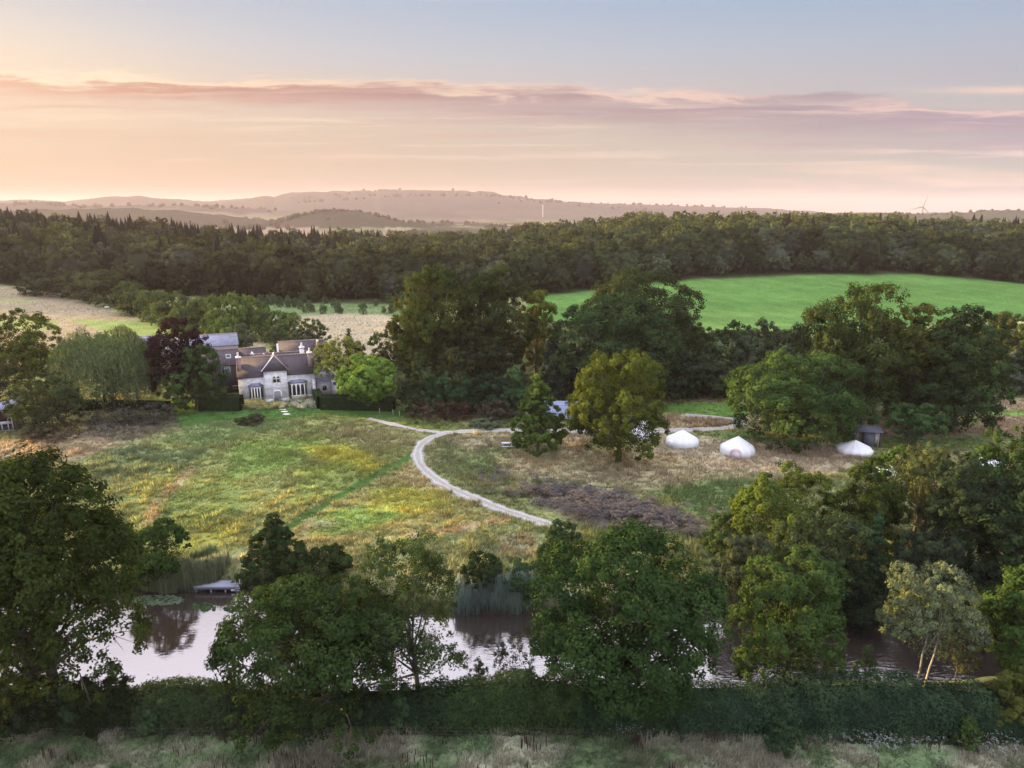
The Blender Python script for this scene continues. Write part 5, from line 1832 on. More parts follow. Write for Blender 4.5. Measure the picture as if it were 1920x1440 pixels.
M['deck'] = simple('weathered_deck', (.22, .23, .28), .75, .22, 2.5, stretch=(.5, 9, 1))
M['steel'] = simple('steel', (.6, .62, .65), .3, .1, 3, metallic=.9)
M['canvas'] = canvas_mat()
M['canvas_pink'] = simple('canvas_lining', (.46, .3, .28), .9, .1, 2)
M['canvas_dim'] = simple('canvas_door', (.44, .41, .43), .9, .08, 2)
M['panel'] = simple('solar_cell', (.13, .155, .25), .3, .25, 1.5)
M['panel_frame'] = simple('panel_frame', (.24, .26, .34), .4, .1, 2)
M['hut'] = simple('dark_blue_boards', (.062, .068, .085), .75, .3, 3, stretch=(.3, .3, 8))
M['plastic'] = simple('white_plastic', (.36, .37, .39), .5, .06, 2)
M['gal'] = simple('pole_wood', (.26, .24, .23), .9, .2, 4)


def root_at(name, px, py, label, cat, rz=None, group=None):
    P = gp(px, py)
    if rz is None:
        rz = -math.atan2(P[0], P[1])
    return empty(name, P, label, cat, group, rz)


# ------------------------------------------------------------------ the stone cottage (local frame: x along the front, y away from the pond)
ct = root_at('stone_cottage', 523, 748, 'pale stone gothic cottage with plum tiled roof and central porch tower', 'house')
W2, DP, EV, RG = 7.25, 7.0, 5.0, 8.0
k = MB()
k.box(-W2, W2, 0, DP, -.6, EV)
k.face_x([(0, EV), (DP, EV), (DP / 2, RG - .12)], -W2, -W2 + .3)
k.face_x([(0, EV), (DP, EV), (DP / 2, RG - .12)], W2 - .3, W2)
k.box(-W2 - .06, W2 + .06, -.06, -.002, -.6, .45)        # plinth
k.box(-W2 - .05, -2.5, -.05, -.003, 2.92, 3.04)          # string course
k.box(1.8, W2 + .05, -.05, -.003, 2.92, 3.04)
k.build('wall', M['stone'], ct)


def gable_roof(name, x0, x1, y0, y1, zev, zrg, m, parent, ov=.3, th=.14, ridge=True):
    k = MB()
    ym = (y0 + y1) / 2
    sl = (zrg - zev) / (ym - y0)
    ya, yb, za = y0 - ov, y1 + ov, zev - ov * sl
    k.face_x([(ya, za), (ym, zrg), (yb, za), (yb, za + th), (ym, zrg + th * 1.2), (ya, za + th)], x0 - ov * .6, x1 + ov * .6)
    o = k.build(name, m, parent)
    if ridge:
        r = MB()
        n = max(4, int((x1 - x0 + ov) / .45))
        for i in range(n):
            xa = x0 - ov * .6 + (x1 - x0 + 1.2 * ov) * i / n
            xb = x0 - ov * .6 + (x1 - x0 + 1.2 * ov) * (i + 1) / n
            r.tube([(xa, ym, zrg + .16), (xb - .03, ym, zrg + .16)], .12 if i % 2 else .135, 6)
        r.build('ridge', M['ridge'], o)
    return o


gable_roof('roof', -W2, W2, 0, DP, EV, RG, M['tile'], ct)
k = MB(); k.box(-W2 + 1.5, W2 - .8, DP, DP + 4.2, -.6, 4.9); k.build('rear_wall', M['stone'], ct)
gable_roof('rear_roof', -W2 + 1.5, W2 - .8, DP - .6, DP + 4.4, 4.9, 7.55, M['tile'], ct)
k = MB(); k.face_y([(-4.9, 7.75), (-3.95, 7.75), (-4.5, 8.4)], DP + .4, DP + 1.2); k.build('gablet', M['white'], ct)
k = MB(); k.face_y([(-2.4, 7.7), (-2.0, 7.7), (-2.3, 8.0)], DP + .4, DP + 1.0); k.build('gablet', M['white'], ct)
# porch tower with its hipped roof
TX0, TX1, TY = -2.45, 1.82, -1.6
tw = MB()
tw.box(TX0, TX1, TY, .8, -.6, 6.4)
tw.box(TX0 - .07, TX1 + .07, TY - .07, TY - .003, -.6, .5)
tw.box(TX0 - .05, TX1 + .05, TY - .05, TY - .004, 2.72, 2.86)
tw.box(TX0 - .04, TX1 + .04, TY - .04, TY - .004, 5.75, 5.85)
tower = tw.build('porch_tower', M['stone'], ct)
k = MB()
xm, ov = (TX0 + TX1) / 2, .38
ap = (xm, TY + 2.3, 8.75)
bk = (xm, 3.6, 8.75)
e = [(TX0 - ov, TY - ov, 6.22), (TX1 + ov, TY - ov, 6.22), (TX1 + ov, 3.6, 6.22), (TX0 - ov, 3.6, 6.22)]
k.add([e[0], e[1], e[2], e[3], ap, bk], [(0, 1, 4), (1, 2, 5, 4), (3, 0, 4, 5), (2, 3, 5), (0, 3, 2, 1)])
trf = k.build('tower_roof', M['tile'], ct)
k = MB(); k.tube([e[0], ap], .11, 6); k.tube([(xm - .1, TY + 2.2, 8.8), bk], .13, 6); k.build('hip_tile', M['white'], trf)
k = MB(); k.tube([e[1], ap], .1, 6); k.build('hip_tile', M['ridge'], trf)
k = MB(); k.box(e[0][0] + .02, e[1][0] - .02, TY - ov + .02, TY - ov + .1, 6.1, 6.22); k.build('gutter', M['timber'], trf)


def arch(x0, x1, z0, zs, n=6, pointed=True):
    """outline of an arched opening seen from the front, counter-clockwise"""
    w_ = x1 - x0
    xm_ = (x0 + x1) / 2
    pts = [(x0, z0), (x1, z0)]
    if pointed:
        for i in range(n + 1):
            q = (math.pi / 3) * i / n
            pts.append((x0 + w_ * math.cos(q), zs + w_ * math.sin(q)))
        for i in range(1, n + 1):
            q = math.pi - math.pi / 3 + (math.pi / 3) * i / n
            pts.append((x1 + w_ * math.cos(q), zs + w_ * math.sin(q)))
    else:
        for i in range(2 * n + 1):
            q = math.pi * i / (2 * n)
            pts.append((xm_ + w_ / 2 * math.cos(q), zs + w_ * .32 * math.sin(q)))
    return pts


# upper two-light window
ux = xm + .12
wf = MB()
wf.face_y(arch(ux - .85, ux + .85, 3.75, 4.55), TY - .05, TY - .006)
win = wf.build('window', M['dressed'], tower)
for s in (-1, 1):
    g = MB(); g.face_y(arch(ux + s * .34 - .25, ux + s * .34 + .25, 3.85, 4.62), TY - .058, TY - .052); g.build('pane', M['glass'], win)
    b = MB(); b.box(ux + s * .34 - .26, ux + s * .34 + .26, TY - .075, TY - .06, 4.42, 4.6); b.build('blind', M['white'], win)
# door
dr = MB(); dr.face_y(arch(ux - .82, ux + .82, 0, 1.75, pointed=False), TY - .1, TY - .008); dr.build('door_surround', M['dressed'], tower)
dr = MB()
dr.face_y(arch(ux - .62, ux + .62, 0, 1.72, pointed=False), TY - .13, TY - .104)
for i in range(5):
    dr.box(ux - .6 + i * .245, ux - .6 + i * .245 + .215, TY - .15, TY - .132, .05, 1.7)
door = dr.build('door', M['oakdoor'], ct)
k = MB(); k.tube([(ux + .45, TY - .2, .95), (ux + .45, TY - .15, .95)], .05, 8); k.build('handle', M['timber'], door)


# canted bay windows
def bay(x0, x1, zsill, ztop, nl):
    d_ = 1.0
    plan = [(x0, -.005), (x0 + .6, -d_), (x1 - .6, -d_), (x1, -.005)]
    b = MB(); b.prism(plan, -.6, ztop)
    bo = b.build('bay_window', M['dressed'], ct)
    r = MB()
    q = [(x0 - .18, 0), (x0 + .5, -d_ - .18), (x1 - .5, -d_ - .18), (x1 + .18, 0)]
    t_ = [(x0 + .6, 0), (x0 + .95, -.4), (x1 - .95, -.4), (x1 - .6, 0)]
    r.add([(x, y, ztop + .002) for x, y in q] + [(x, y, ztop + .5) for x, y in t_], [(0, 1, 5, 4), (1, 2, 6, 5), (2, 3, 7, 6), (4, 5, 6, 7), (3, 2, 1, 0)])
    r.build('bay_roof', M['slate'], bo)
    k = MB(); k.box(x0 + .5, x1 - .5, -d_ - .09, -d_ - .004, zsill - .16, zsill); k.build('sill', M['dressed'], bo)
    wspan = (x1 - x0 - 1.2)
    lw = wspan / nl
    for i in range(nl):
        xa = x0 + .6 + lw * i + .1
        p = MB(); p.face_y(arch(xa, xa + lw - .2, zsill + .05, ztop - .2 - (lw - .2) * .87), -d_ - .03, -d_ - .006); p.build('pane', M['glass'], bo)
    for s in (-1, 1):      # side lights on the canted faces
        A = np.array([x0 if s < 0 else x1, 0.0]); B = np.array([x0 + .6 if s < 0 else x1 - .6, -d_])
        n_ = np.array([-(B - A)[1], (B - A)[0]]) * (1 if s > 0 else -1); n_ /= np.linalg.norm(n_)
        if n_[1] > 0:
            n_ = -n_
        p0, p1 = A + (B - A) * .28 + n_ * .012, A + (B - A) * .82 + n_ * .012
        p = MB()
        p.add([(p0[0], p0[1], zsill + .05), (p1[0], p1[1], zsill + .05), (p1[0], p1[1], ztop - .5), ((p0[0] + p1[0]) / 2, (p0[1] + p1[1]) / 2, ztop - .15), (p0[0], p0[1], ztop - .5)], [(0, 1, 2, 3, 4)])
        p.build('pane', M['glass'], bo)


bay(-5.5, -2.75, .75, 3.05, 3)
bay(2.0, 5.6, .7, 3.2, 3)
# buttress at the east end
k = MB()
k.face_x([(-1.2, -.6), (0, -.6), (0, 3.6), (-.25, 3.5), (-.3, 2.4), (-1.05, 1.6)], W2 - .65, W2 - .05)
k.build('buttress', M['stone'], ct)
for x0, y0, zt, mb, mt in [(-W2 - .05, .9, 8.5, 'brick', 'white'), (W2 - 1.15, .9, 8.6, 'brick', 'white'), (W2 - 2.4, 5.2, 9.0, 'white', 'white')]:
    b = MB(); b.box(x0, x0 + .85, y0, y0 + .85, 5.2, zt); ch = b.build('chimney', M[mb], ct)
    c = MB()
    c.box(x0 - .1, x0 + .95, y0 - .1, y0 + .95, zt, zt + .25)
    c.lathe([(.26, zt + .25), (.2, zt + .5), (.15, zt + .95), (.2, zt + 1.0), (.2, zt + 1.06), (.0, zt + 1.06)], 10, cx=x0 + .42, cy=y0 + .42)
    c.build('chimney_pot', M[mt], ch)
# low east wing
k = MB(); k.box(W2 + .004, W2 + 4.4, .5, 3.8, -.6, 2.9); wg = k.build('side_wing', M['stone_dim'], ct)
k = MB(); k.add([(W2 + .01, .3, 2.95), (W2 + 4.6, .3, 2.95), (W2 + 4.6, 3.9, 4.1), (W2 + .01, 3.9, 4.1), (W2 + .01, .3, 2.8), (W2 + 4.6, .3, 2.8)], [(0, 1, 2, 3), (4, 5, 1, 0)]); k.build('wing_roof', M['slate'], wg)
k = MB(); k.box(W2 + 1.3, W2 + 2.1, .46, .497, .9, 1.9); k.build('window', M['glass'], wg)

# stepping path to the door
for i, (x, y) in enumerate([(524, 756), (523, 760), (527, 764), (530, 768), (534, 772), (537, 777)]):
    P = gp(x, y)
    k = MB()
    rr = random.Random(i)
    pl = [(.75 * math.cos(q) * rr.uniform(.75, 1.1), .36 * math.sin(q) * rr.uniform(.8, 1.1)) for q in np.arange(0, 6.28, .9)]
    k.prism(pl, -.05, .06)
    o = k.build('stepping_stone', M['dressed'], None, P + np.array([0, 0, .03]))
    tag(o, 'pale flat stone of the stepping path to the cottage door', 'stone', 'stepping stones of the garden path')

# ------------------------------------------------------------------ buildings behind
def barn(name, label, px, py, x0, x1, y0, y1, zev, zrg, wall, roof, rz=None):
    r = root_at(name, px, py, label, 'building', rz)
    k = MB()
    k.box(x0, x1, y0, y1, -.8, zev)
    ym = (y0 + y1) / 2
    k.face_x([(y0, zev), (y1, zev), (ym, zrg - .1)], x0, x0 + .25)
    k.face_x([(y0, zev), (y1, zev), (ym, zrg - .1)], x1 - .25, x1)
    k.build('wall', M[wall], r)
    gable_roof('roof', x0, x1, y0, y1, zev, zrg, M[roof], r)
    return r


def s_at(px, py):
    P = gp(px, py)
    return FPX / depth(P), P


# tile-hung range joined to the west side of the cottage: traced ridge row 655, eaves row 682
s1, P1 = s_at(425, 738)
zr, ze = h_for(P1 + np.array([0, 3.4, 0]), 656), h_for(P1, 684)
th_ = barn('tile_hung_house', 'dark brown tile-hung house with white window and rooflight joined behind the cottage', 425, 738, -6.2, 2.9, 0, 6.8, ze, zr, 'tilehung', 'tile')
k = MB(); k.box(2.9, 8.4, 3.0, 6.6, -.6, ze - .2); k.build('link_wall', M['tilehung'], th_)
gable_roof('link_roof', 2.9, 8.4, 2.0, 6.8, ze - .2, zr - .25, M['tile'], th_)
zw = h_for(P1, 704)
k = MB(); k.box(-.5, 1.15, -.07, -.004, zw, zw + 1.9); w1 = k.build('window', M['white'], th_)
for i in range(3):
    k = MB(); k.box(-.42 + i * .53, -.42 + i * .53 + .45, -.085, -.072, zw + .12, zw + 1.78); k.build('pane', M['glass'] if i == 0 else M['panel_frame'], w1)
sl = (zr - ze) / 3.4
k = MB()
for d0, d1, nm in ((.0, .0, 0),):
    pass
ya, yb = 1.25, 2.15
za, zb_ = ze + ya * sl + .2, ze + yb * sl + .2
k.add([(.55, ya, za), (1.5, ya, za), (1.5, yb, zb_), (.55, yb, zb_), (.55, ya, za - .12), (1.5, ya, za - .12)], [(0, 1, 2, 3), (4, 5, 1, 0)])
rl_ = k.build('rooflight', M['white'], th_)
k = MB(); k.add([(.65, ya + .1, za + .1 * sl + .02), (1.4, ya + .1, za + .1 * sl + .02), (1.4, yb - .1, zb_ - .1 * sl + .02), (.65, yb - .1, zb_ - .1 * sl + .02)], [(0, 1, 2, 3)]); k.build('pane', M['glass'], rl_)
zl = h_for(P1, 731)
k = MB(); k.box(1.3, 2.4, -.07, -.004, zl, zl + .75); w2 = k.build('window', M['timber_pale'], th_)
k = MB(); k.box(1.38, 1.82, -.085, -.072, zl + .08, zl + .68); k.build('pane', M['glass'], w2)
k = MB(); k.box(1.88, 2.32, -.085, -.072, zl + .08, zl + .68); k.build('pane', M['glass'], w2)

# slate roofed barn: ridge row 629, eaves row 648
P2 = gp(400, 712)
s2 = FPX / depth(P2)
hw = (448 - 330) / 2 / s2
r2 = root_at('slate_roofed_barn', 389, 712, 'barn with blue-grey slate roof and pale wall band beside the copper beech', 'building')
ze2, zr2 = h_for(P2, 650), h_for(P2 + np.array([0, 4, 0]), 629)
k = MB(); k.box(-hw, hw, 0, 8, -.8, ze2 - .9); k.build('wall', M['tilehung'], r2)
k = MB(); k.box(-hw + .05, hw - .05, .02, 7.98, ze2 - .9, ze2); k.build('plaster_band', simple('pale_plaster', (.5, .42, .41), .9), r2)
gable_roof('roof', -hw, hw, 0, 8, ze2, zr2, M['slate'], r2, ridge=True)
# small slate roof glimpsed to the west
P3 = gp(286, 715)
s3 = FPX / depth(P3)
ze3, zr3 = h_for(P3, 644), h_for(P3 + np.array([0, 3, 0]), 631)
barn('slate_outbuilding', 'low grey slate outbuilding peeping over the weeping willows', 286, 715, -2.6 * 9.4 / s3 - .8, 3.4, 0, 6, ze3, zr3, 'stone_dim', 'slate')
# brown barn with stone gable
P4 = gp(560, 718)
s4 = FPX / depth(P4)
ze4, zr4 = h_for(P4, 668), h_for(P4 + np.array([0, 4, 0]), 640)
b4 = root_at('brown_tiled_barn', 560, 718, 'long barn with dark brown roof behind the cottage, stone gable at its right', 'building')
xa, xb = (529 - 560) / s4, (592 - 560) / s4
k = MB(); k.box(xa, xb, 0, 8, -.8, ze4); k.face_x([(0, ze4), (8, ze4), (4, zr4 - .1)], xa, xa + .25); k.build('wall', M['stone_dim'], b4)
gable_roof('roof', xa, xb + 2.2, 0, 8, ze4, zr4, M['tilehung'], b4)
k = MB(); k.box(xa - .35, xa + .05, -.2, .35, -.5, zr4 + .35); k.build('pipe', M['white'], b4)
ga, gb = (588 - 560) / s4, (612 - 560) / s4
gm = (598.5 - 560) / s4
k = MB(); k.face_y([(ga, -.8), (gb, -.8), (gb, ze4 - .4), (gm, zr4 + .2), (ga, ze4 - .4)], -1.6, 2.5); gbl = k.build('gable_wing', M['stone_dim'], b4)
k = MB()
for xx, sgn in ((ga, -1), (gb, 1)):
    k.add([(xx + sgn * .25, -1.75, ze4 - .72), (gm, -1.75, zr4 + .36), (gm, 3.6, zr4 + .36), (xx + sgn * .25, 3.6, ze4 - .72), (xx + sgn * .25, -1.75, ze4 - .58), (gm, -1.75, zr4 + .54), (gm, 3.6, zr4 + .54), (xx + sgn * .25, 3.6, ze4 - .58)],
          [(4, 5, 6, 7), (0, 1, 5, 4), (3, 2, 1, 0)])
k.build('roof', M['tilehung'], gbl)
k = MB(); k.face_y(arch(gm - .35, gm + .35, zr4 - 2.3, zr4 - 1.5), -1.66, -1.606); k.build('window', M['glass'], gbl)
k = MB(); k.box(gm - .22, gm + .22, -1.8, -1.4, zr4 + .56, zr4 + 1.05); k.build('finial', M['white'], gbl)
k = MB(); k.box(ga + .6, ga + 1.7, -1.66, -1.605, zr4 - 6.2, zr4 - 4.8); k.build('window', M['glass'], gbl)

# white garden frame by the wing and utility pole with wires
gf = root_at('white_pergola', 634, 742, 'white framed garden shelter half hidden by the bright green round tree', 'shelter')
k = MB()
for x in (-.9, .5):
    for y in (0, 1.6):
        k.box(x - .07, x + .07, y - .07, y + .07, -.3, 2.9)
k.build('post', M['white'], gf)
k = MB(); k.box(-1.2, .8, -.15, 1.75, 2.9, 3.02); k.box(-.9, .5, .05, .1, .4, 2.2); k.build('roof_board', M['white'], gf)
Pp = gp(667, 712)
hp_ = h_for(Pp, 638)
up = empty('utility_pole', Pp, 'wooden utility pole standing right of the cypress', 'pole')
k = MB(); k.tube([(0, 0, -.5), (0, 0, hp_)], [.2, .15], 8); k.build('pole', M['gal'], up)
k = MB(); k.box(-.7, .7, -.06, .06, hp_ - .5, hp_ - .38); k.build('crossarm', M['gal'], up)
k = MB()
e0 = np.array([0, 0, hp_ - .35])
e1 = gp(530, 700) + np.array([0, 0, h_for(gp(530, 700), 640)]) - Pp
for q in (-.5, .5):
    k.tube([(e0 + (e1 - e0) * t) + np.array([q * (1 - t), 0, -1.2 * 4 * t * (1 - t)]) for t in np.linspace(0, 1, 12)], .018, 4)
k.build('wire', M['steel'], up)

# ------------------------------------------------------------------ open timber shed at the west edge
Ps = gp(14, 808)
ss_ = FPX / depth(Ps)
sh = empty('open_timber_shed', Ps, 'open fronted timber shed with slanting metal roof and white kitchen units inside', 'shed', None, R(24))
k = MB()
k.box(1.1, 1.85, -.02, 3.2, -.4, 3.9)
k.box(-6, 1.1, 3.0, 3.2, -.4, 3.4)
k.build('wall', M['timber'], sh)
k = MB()
k.add([(-6, -.7, 2.9), (2.1, -.7, 4.45), (2.1, 3.6, 4.9), (-6, 3.6, 3.35), (-6, -.7, 2.75), (2.1, -.7, 4.3), (2.1, 3.6, 4.75), (-6, 3.6, 3.2)], [(0, 1, 2, 3), (4, 7, 6, 5), (4, 5, 1, 0), (5, 6, 2, 1)])
rf = k.build('roof', M['slate'], sh)
f = lambda x, y: 2.9 + (x + 6) * 1.55 / 8.1 + (y + .7) * .45 / 4.3
k = MB(); k.add([(x, y, f(x, y) + .06) for x, y in ((-5.6, -.4), (-.2, -.4), (-.2, 2.9), (-5.6, 2.9))] + [(x, y, f(x, y) + .01) for x, y in ((-5.6, -.4), (-.2, -.4), (-.2, 2.9), (-5.6, 2.9))], [(0, 1, 2, 3), (4, 5, 1, 0), (5, 6, 2, 1)]); k.build('roof_panel', M['panel'], rf)
k = MB(); k.box(.8, .98, -.1, .08, -.3, 4.05); k.build('post', M['timber_pale'], sh)
k = MB(); k.box(-3.2, -3.02, -.1, .08, -.3, 3.3); k.build('post', M['timber_pale'], sh)
k = MB(); k.tube([(.85, 0, 2.6), (-.6, 0, 3.75)], .08, 6); k.build('brace', M['timber_pale'], sh)
k = MB(); k.box(-6, .8, -.1, 0, -.1, .15); k.box(-6, .75, -.12, 1.0, 1.25, 1.36); k.build('counter', M['plastic'], sh)
for x in (-4.4, -3.6, -2.5, -1.6, -.7, .2):
    k = MB(); k.box(x, x + .12, -.1, .02, .15, 1.25); k.build('counter_leg', M['plastic'], sh)
sk = MB(); sk.box(-.9, .55, .05, .6, 1.365, 1.6)
o = sk.build('sink_unit', M['plastic'], None, Ps); o.rotation_euler = (0, 0, R(24)); tag(o, 'white sink unit on the counter of the open shed', 'sink')
fc = MB(); fc.tube([(.25, .3, 1.6), (.25, .3, 2.0), (.33, .3, 2.17), (.5, .3, 2.2), (.6, .3, 2.1)], .05, 6)
o = fc.build('tap', M['steel'], None, Ps); o.rotation_euler = (0, 0, R(24)); tag(o, 'curved pale tap standing over the white sink unit', 'tap')

# ------------------------------------------------------------------ solar panels
Pv = gp(1052, 790)
pv = empty('solar_array', Pv, 'tilted blue solar panels between the conical tree and the golden oval oak', 'solar panels', None, -math.atan2(Pv[0], Pv[1]) * .6)
h0, dpt, rise = .55, 3.6, 2.2
for i in range(6):
    k = MB()
    t0, t1 = i / 6 + .006, (i + 1) / 6 - .02
    for j in range(4):
        x0 = -3.4 + j * 1.7
        y0, y1, z0, z1 = dpt * t0, dpt * t1, h0 + rise * t0, h0 + rise * t1
        k.add([(x0 + .03, y0, z0 + .05), (x0 + 1.67, y0, z0 + .05), (x0 + 1.67, y1, z1 + .05), (x0 + .03, y1, z1 + .05), (x0 + .03, y0, z0), (x0 + 1.67, y0, z0)], [(0, 1, 2, 3), (4, 5, 1, 0)])
    k.build('panel', M['panel'], pv)
k = MB()
k.add([(-3.45, -.02, h0 - .02), (3.45, -.02, h0 - .02), (3.45, dpt, h0 + rise - .02), (-3.45, dpt, h0 + rise - .02)], [(0, 1, 2, 3)])
for t in np.linspace(0, 1, 7):
    y, z = dpt * t, h0 + rise * t
    k.box(-3.45, 3.45, y - .035, y + .035, z - .02, z + .065)
k.build('frame', M['panel_frame'], pv)
k = MB()
for x in (-3, 0, 3):
    k.box(x - .05, x + .05, .3, .4, -.3, h0 + rise * .1); k.box(x - .05, x + .05, dpt - .4, dpt - .3, -.3, h0 + rise * .88)
k.build('support', M['steel'], pv)

# ------------------------------------------------------------------ garden table
tb = root_at('garden_table', 951, 839, 'white picnic table left of the conical tree', 'table')
k = MB(); k.box(-.9, .9, -.4, .4, .74, .8); k.build('table_top', M['plastic'], tb)
for y in (-.85, .85):
    k = MB(); k.box(-.9, .9, y - .14, y + .14, .42, .47); k.build('bench', M['plastic'], tb)
for x in (-.65, .65):
    k = MB(); k.tube([(x, -.75, -.1), (x, -.25, .74)], .06, 5); k.tube([(x, .75, -.1), (x, .25, .74)], .06, 5); k.tube([(x, -.9, .4), (x, .9, .4)], .05, 5); k.build('leg', M['plastic'], tb)

# ------------------------------------------------------------------ bell tents
def bell_tent(px, py, width_px, top, label, door_ang=None, rz=0, pinkside=False):
    P = gp(px, py - 8)
    s = FPX / depth(P)
    Rr = width_px / 2 / s
    H = h_for(P, top)
    root = empty('bell_tent', P, label, 'tent', 'white bell tents in the meadow', rz)
    prof = [(.99, -.05), (1.02, .1), (1.035, .22), (1.015, .33), (.955, .42), (.85, .5), (.64, .63), (.44, .755), (.25, .872), (.1, .962), (.03, 1.0)]
    V, F, sides = [], [], 48
    for r, z in prof:
        for k_ in range(sides):
            q = 6.2832 * k_ / sides
            scal = 1 - .06 * abs(math.sin(q * 6)) * (1 if .2 < z < .8 else .5)
            V.append((Rr * r * scal * math.cos(q), Rr * r * scal * math.sin(q), H * z))
    n = len(prof)
    for i in range(n - 1):
        for k_ in range(sides):
            F.append((i * sides + k_, i * sides + (k_ + 1) % sides, (i + 1) * sides + (k_ + 1) % sides, (i + 1) * sides + k_))
    V.append((0, 0, H * 1.01)); F += [((n - 1) * sides + k_, (n - 1) * sides + (k_ + 1) % sides, n * sides) for k_ in range(sides)]
    link('canvas', raw_mesh('canvas', np.array(V), np.array([i for f in F for i in f]), [len(f) for f in F], [M['canvas']], smooth=True), root)
    k = MB(); k.tube([(0, 0, H * .98), (0, 0, H * 1.045)], [.07, .05], 6); k.build('pole_cap', M['canvas_dim'], root)
    if door_ang is not None:
        # arched porch standing out from the wall, with its closed flap
        dw, dh = Rr * .3, H * .54
        k = MB()
        a = arch(-dw, dw, -.05, dh * .62, pointed=False)
        k.face_y(a, -Rr * 1.09, -Rr * .6)
        d = k.build('door_hood', M['canvas_pink'], root); d.rotation_euler = (0, 0, door_ang)
        k = MB(); k.face_y(arch(-dw * .82, dw * .82, -.05, dh * .5, pointed=False), -Rr * 1.11, -Rr * 1.095); k.box(-.02, .02, -Rr * 1.118, -Rr * 1.112, 0, dh * .6)
        k.build('door_flap', M['canvas_dim'], d)
    if pinkside:
        k = MB(); k.face_y(arch(-Rr * .24, Rr * .24, 0, H * .3, pointed=False), -Rr * 1.12, -Rr * .7)
        d = k.build('door_hood', M['canvas'], root); d.rotation_euler = (0, 0, R(-62))
        k = MB(); k.face_y(arch(-Rr * .2, Rr * .2, 0, H * .27, pointed=False), -Rr * 1.14, -Rr * 1.125); k.build('door_flap', M['canvas_dim'], d)
    return root


bell_tent(1279, 842, 61, 806, 'white bell tent nearest the golden oval oak, its porch turned aside', pinkside=True)
bell_tent(1382, 858, 63, 818, 'white bell tent with pink-lined arched door facing the pond', door_ang=R(-24))
bell_tent(1601, 856, 63, 825, 'white bell tent before the dark wooden hut')
bell_tent(1203, 826, 58, 789, 'white bell tent mostly hidden behind the golden oval oak')
bell_tent(1648, 894, 56, 864, 'white bell tent almost hidden by fresh green bank trees')
bell_tent(1850, 878, 56, 848, 'white bell tent hidden by the round green tree at the east edge')

# ------------------------------------------------------------------ dark hut
Ph = gp(1625, 838)
hs_ = FPX / depth(Ph)
hH = h_for(Ph, 806)
hu = empty('wooden_hut', Ph, 'dark blue-grey boarded hut with open side behind the end tent', 'hut', None, R(-16))
k = MB(); k.box(-.55, 1.0, 0, 1.8, -.2, hH - .35); k.build('wall', M['hut'], hu)
k = MB(); k.box(1.08, 1.45, .1, .16, .7, hH - .5); k.box(1.5, 1.62, .0, .12, -.2, hH - .35); k.build('door', M['timber_pale'], hu)
k = MB(); k.box(1.75, 2.0, .2, 1.6, -.2, hH - .4); k.build('side_panel', M['timber'], hu)
k = MB(); k.box(-1.75, -1.63, .0, .12, -.2, hH - .35); k.build('post', M['timber'], hu)
k = MB(); k.box(-1.72, -.56, 1.4, 1.46, .5, hH - .45); k.build('screen', M['timber_pale'], hu)
k = MB(); k.add([(-1.9, -.35, hH - .42), (2.1, -.35, hH - .3), (2.1, 2.1, hH), (-1.9, 2.1, hH - .1), (-1.9, -.35, hH - .3), (2.1, -.35, hH - .18), (2.1, 2.1, hH + .12), (-1.9, 2.1, hH + .02)], [(4, 5, 6, 7), (0, 1, 5, 4), (1, 2, 6, 5), (3, 2, 1, 0), (3, 0, 4, 7)]); k.build('roof', M['hut'], hu)

# ------------------------------------------------------------------ jetty
ZD = WATER + .62
Pj = gpz(362, 1103, WATER)
jt = empty('wooden_jetty', (0, 0, 0), 'grey weathered L-shaped wooden jetty with swimming ladder', 'jetty')
fl, fr, br_, bl = [gpz(x, y, ZD) for x, y in ((363, 1100), (448, 1100), (453.5, 1093), (371, 1092))]
gl, gr, hr_, hl_ = [gpz(x, y, ZD) for x, y in ((394, 1092.3), (431, 1092.6), (440.5, 1082.5), (409, 1082.5))]


def planks(A, B, C, D_, n, name, thick=.07):
    """boards across the quad A-B-C-D, running from A-B to D-C"""
    k = MB()
    for i in range(n):
        t0, t1 = i / n + .04 / n, (i + 1) / n - .05 / n
        p = [A + (D_ - A) * t0, B + (C - B) * t0, B + (C - B) * t1, A + (D_ - A) * t1]
        dzz = .006 * math.sin(i * 12.9)
        k.add([(q[0], q[1], q[2] + dzz) for q in p] + [(q[0], q[1], q[2] - thick) for q in p], [(0, 1, 2, 3), (4, 5, 1, 0), (5, 6, 2, 1), (7, 4, 0, 3), (6, 7, 3, 2)])
    return k.build(name, M['deck'], jt)


planks(fl, fr, br_, bl, 6, 'deck')
planks(gl, gr, hr_, hl_, 8, 'walkway')
k = MB()
for a, b in ((fl, fr), (fr, br_), (fl, bl), (bl, br_)):
    dd = np.array([0, 0, -.075])
    k.add([a + dd, b + dd, b + dd - np.array([0, 0, .26]), a + dd - np.array([0, 0, .26]), a + dd + np.array([0, .06, 0]), b + dd + np.array([0, .06, 0]), b + dd - np.array([0, -.06, .26]), a + dd - np.array([0, -.06, .26])], [(0, 3, 2, 1), (4, 5, 6, 7), (3, 7, 6, 2)])
k.build('fascia', simple('wet_timber', (.2, .22, .28), .6, .25, 3, stretch=(1, 1, 6)), jt)
for t in (.03, .36, .68, .95):
    p = fl + (fr - fl) * t
    k = MB(); k.tube([(p[0], p[1] + .15, WATER - 1.2), (p[0], p[1] + .15, ZD - .08)], .09, 8); k.build('pile', M['gal'], jt)
for p in (hl_, hr_):
    k = MB(); k.tube([(p[0], p[1], WATER - 1.2), (p[0], p[1], ZD - .08)], .09, 8); k.build('pile', M['gal'], jt)
p = fl + (fr - fl) * .93
ld = MB()
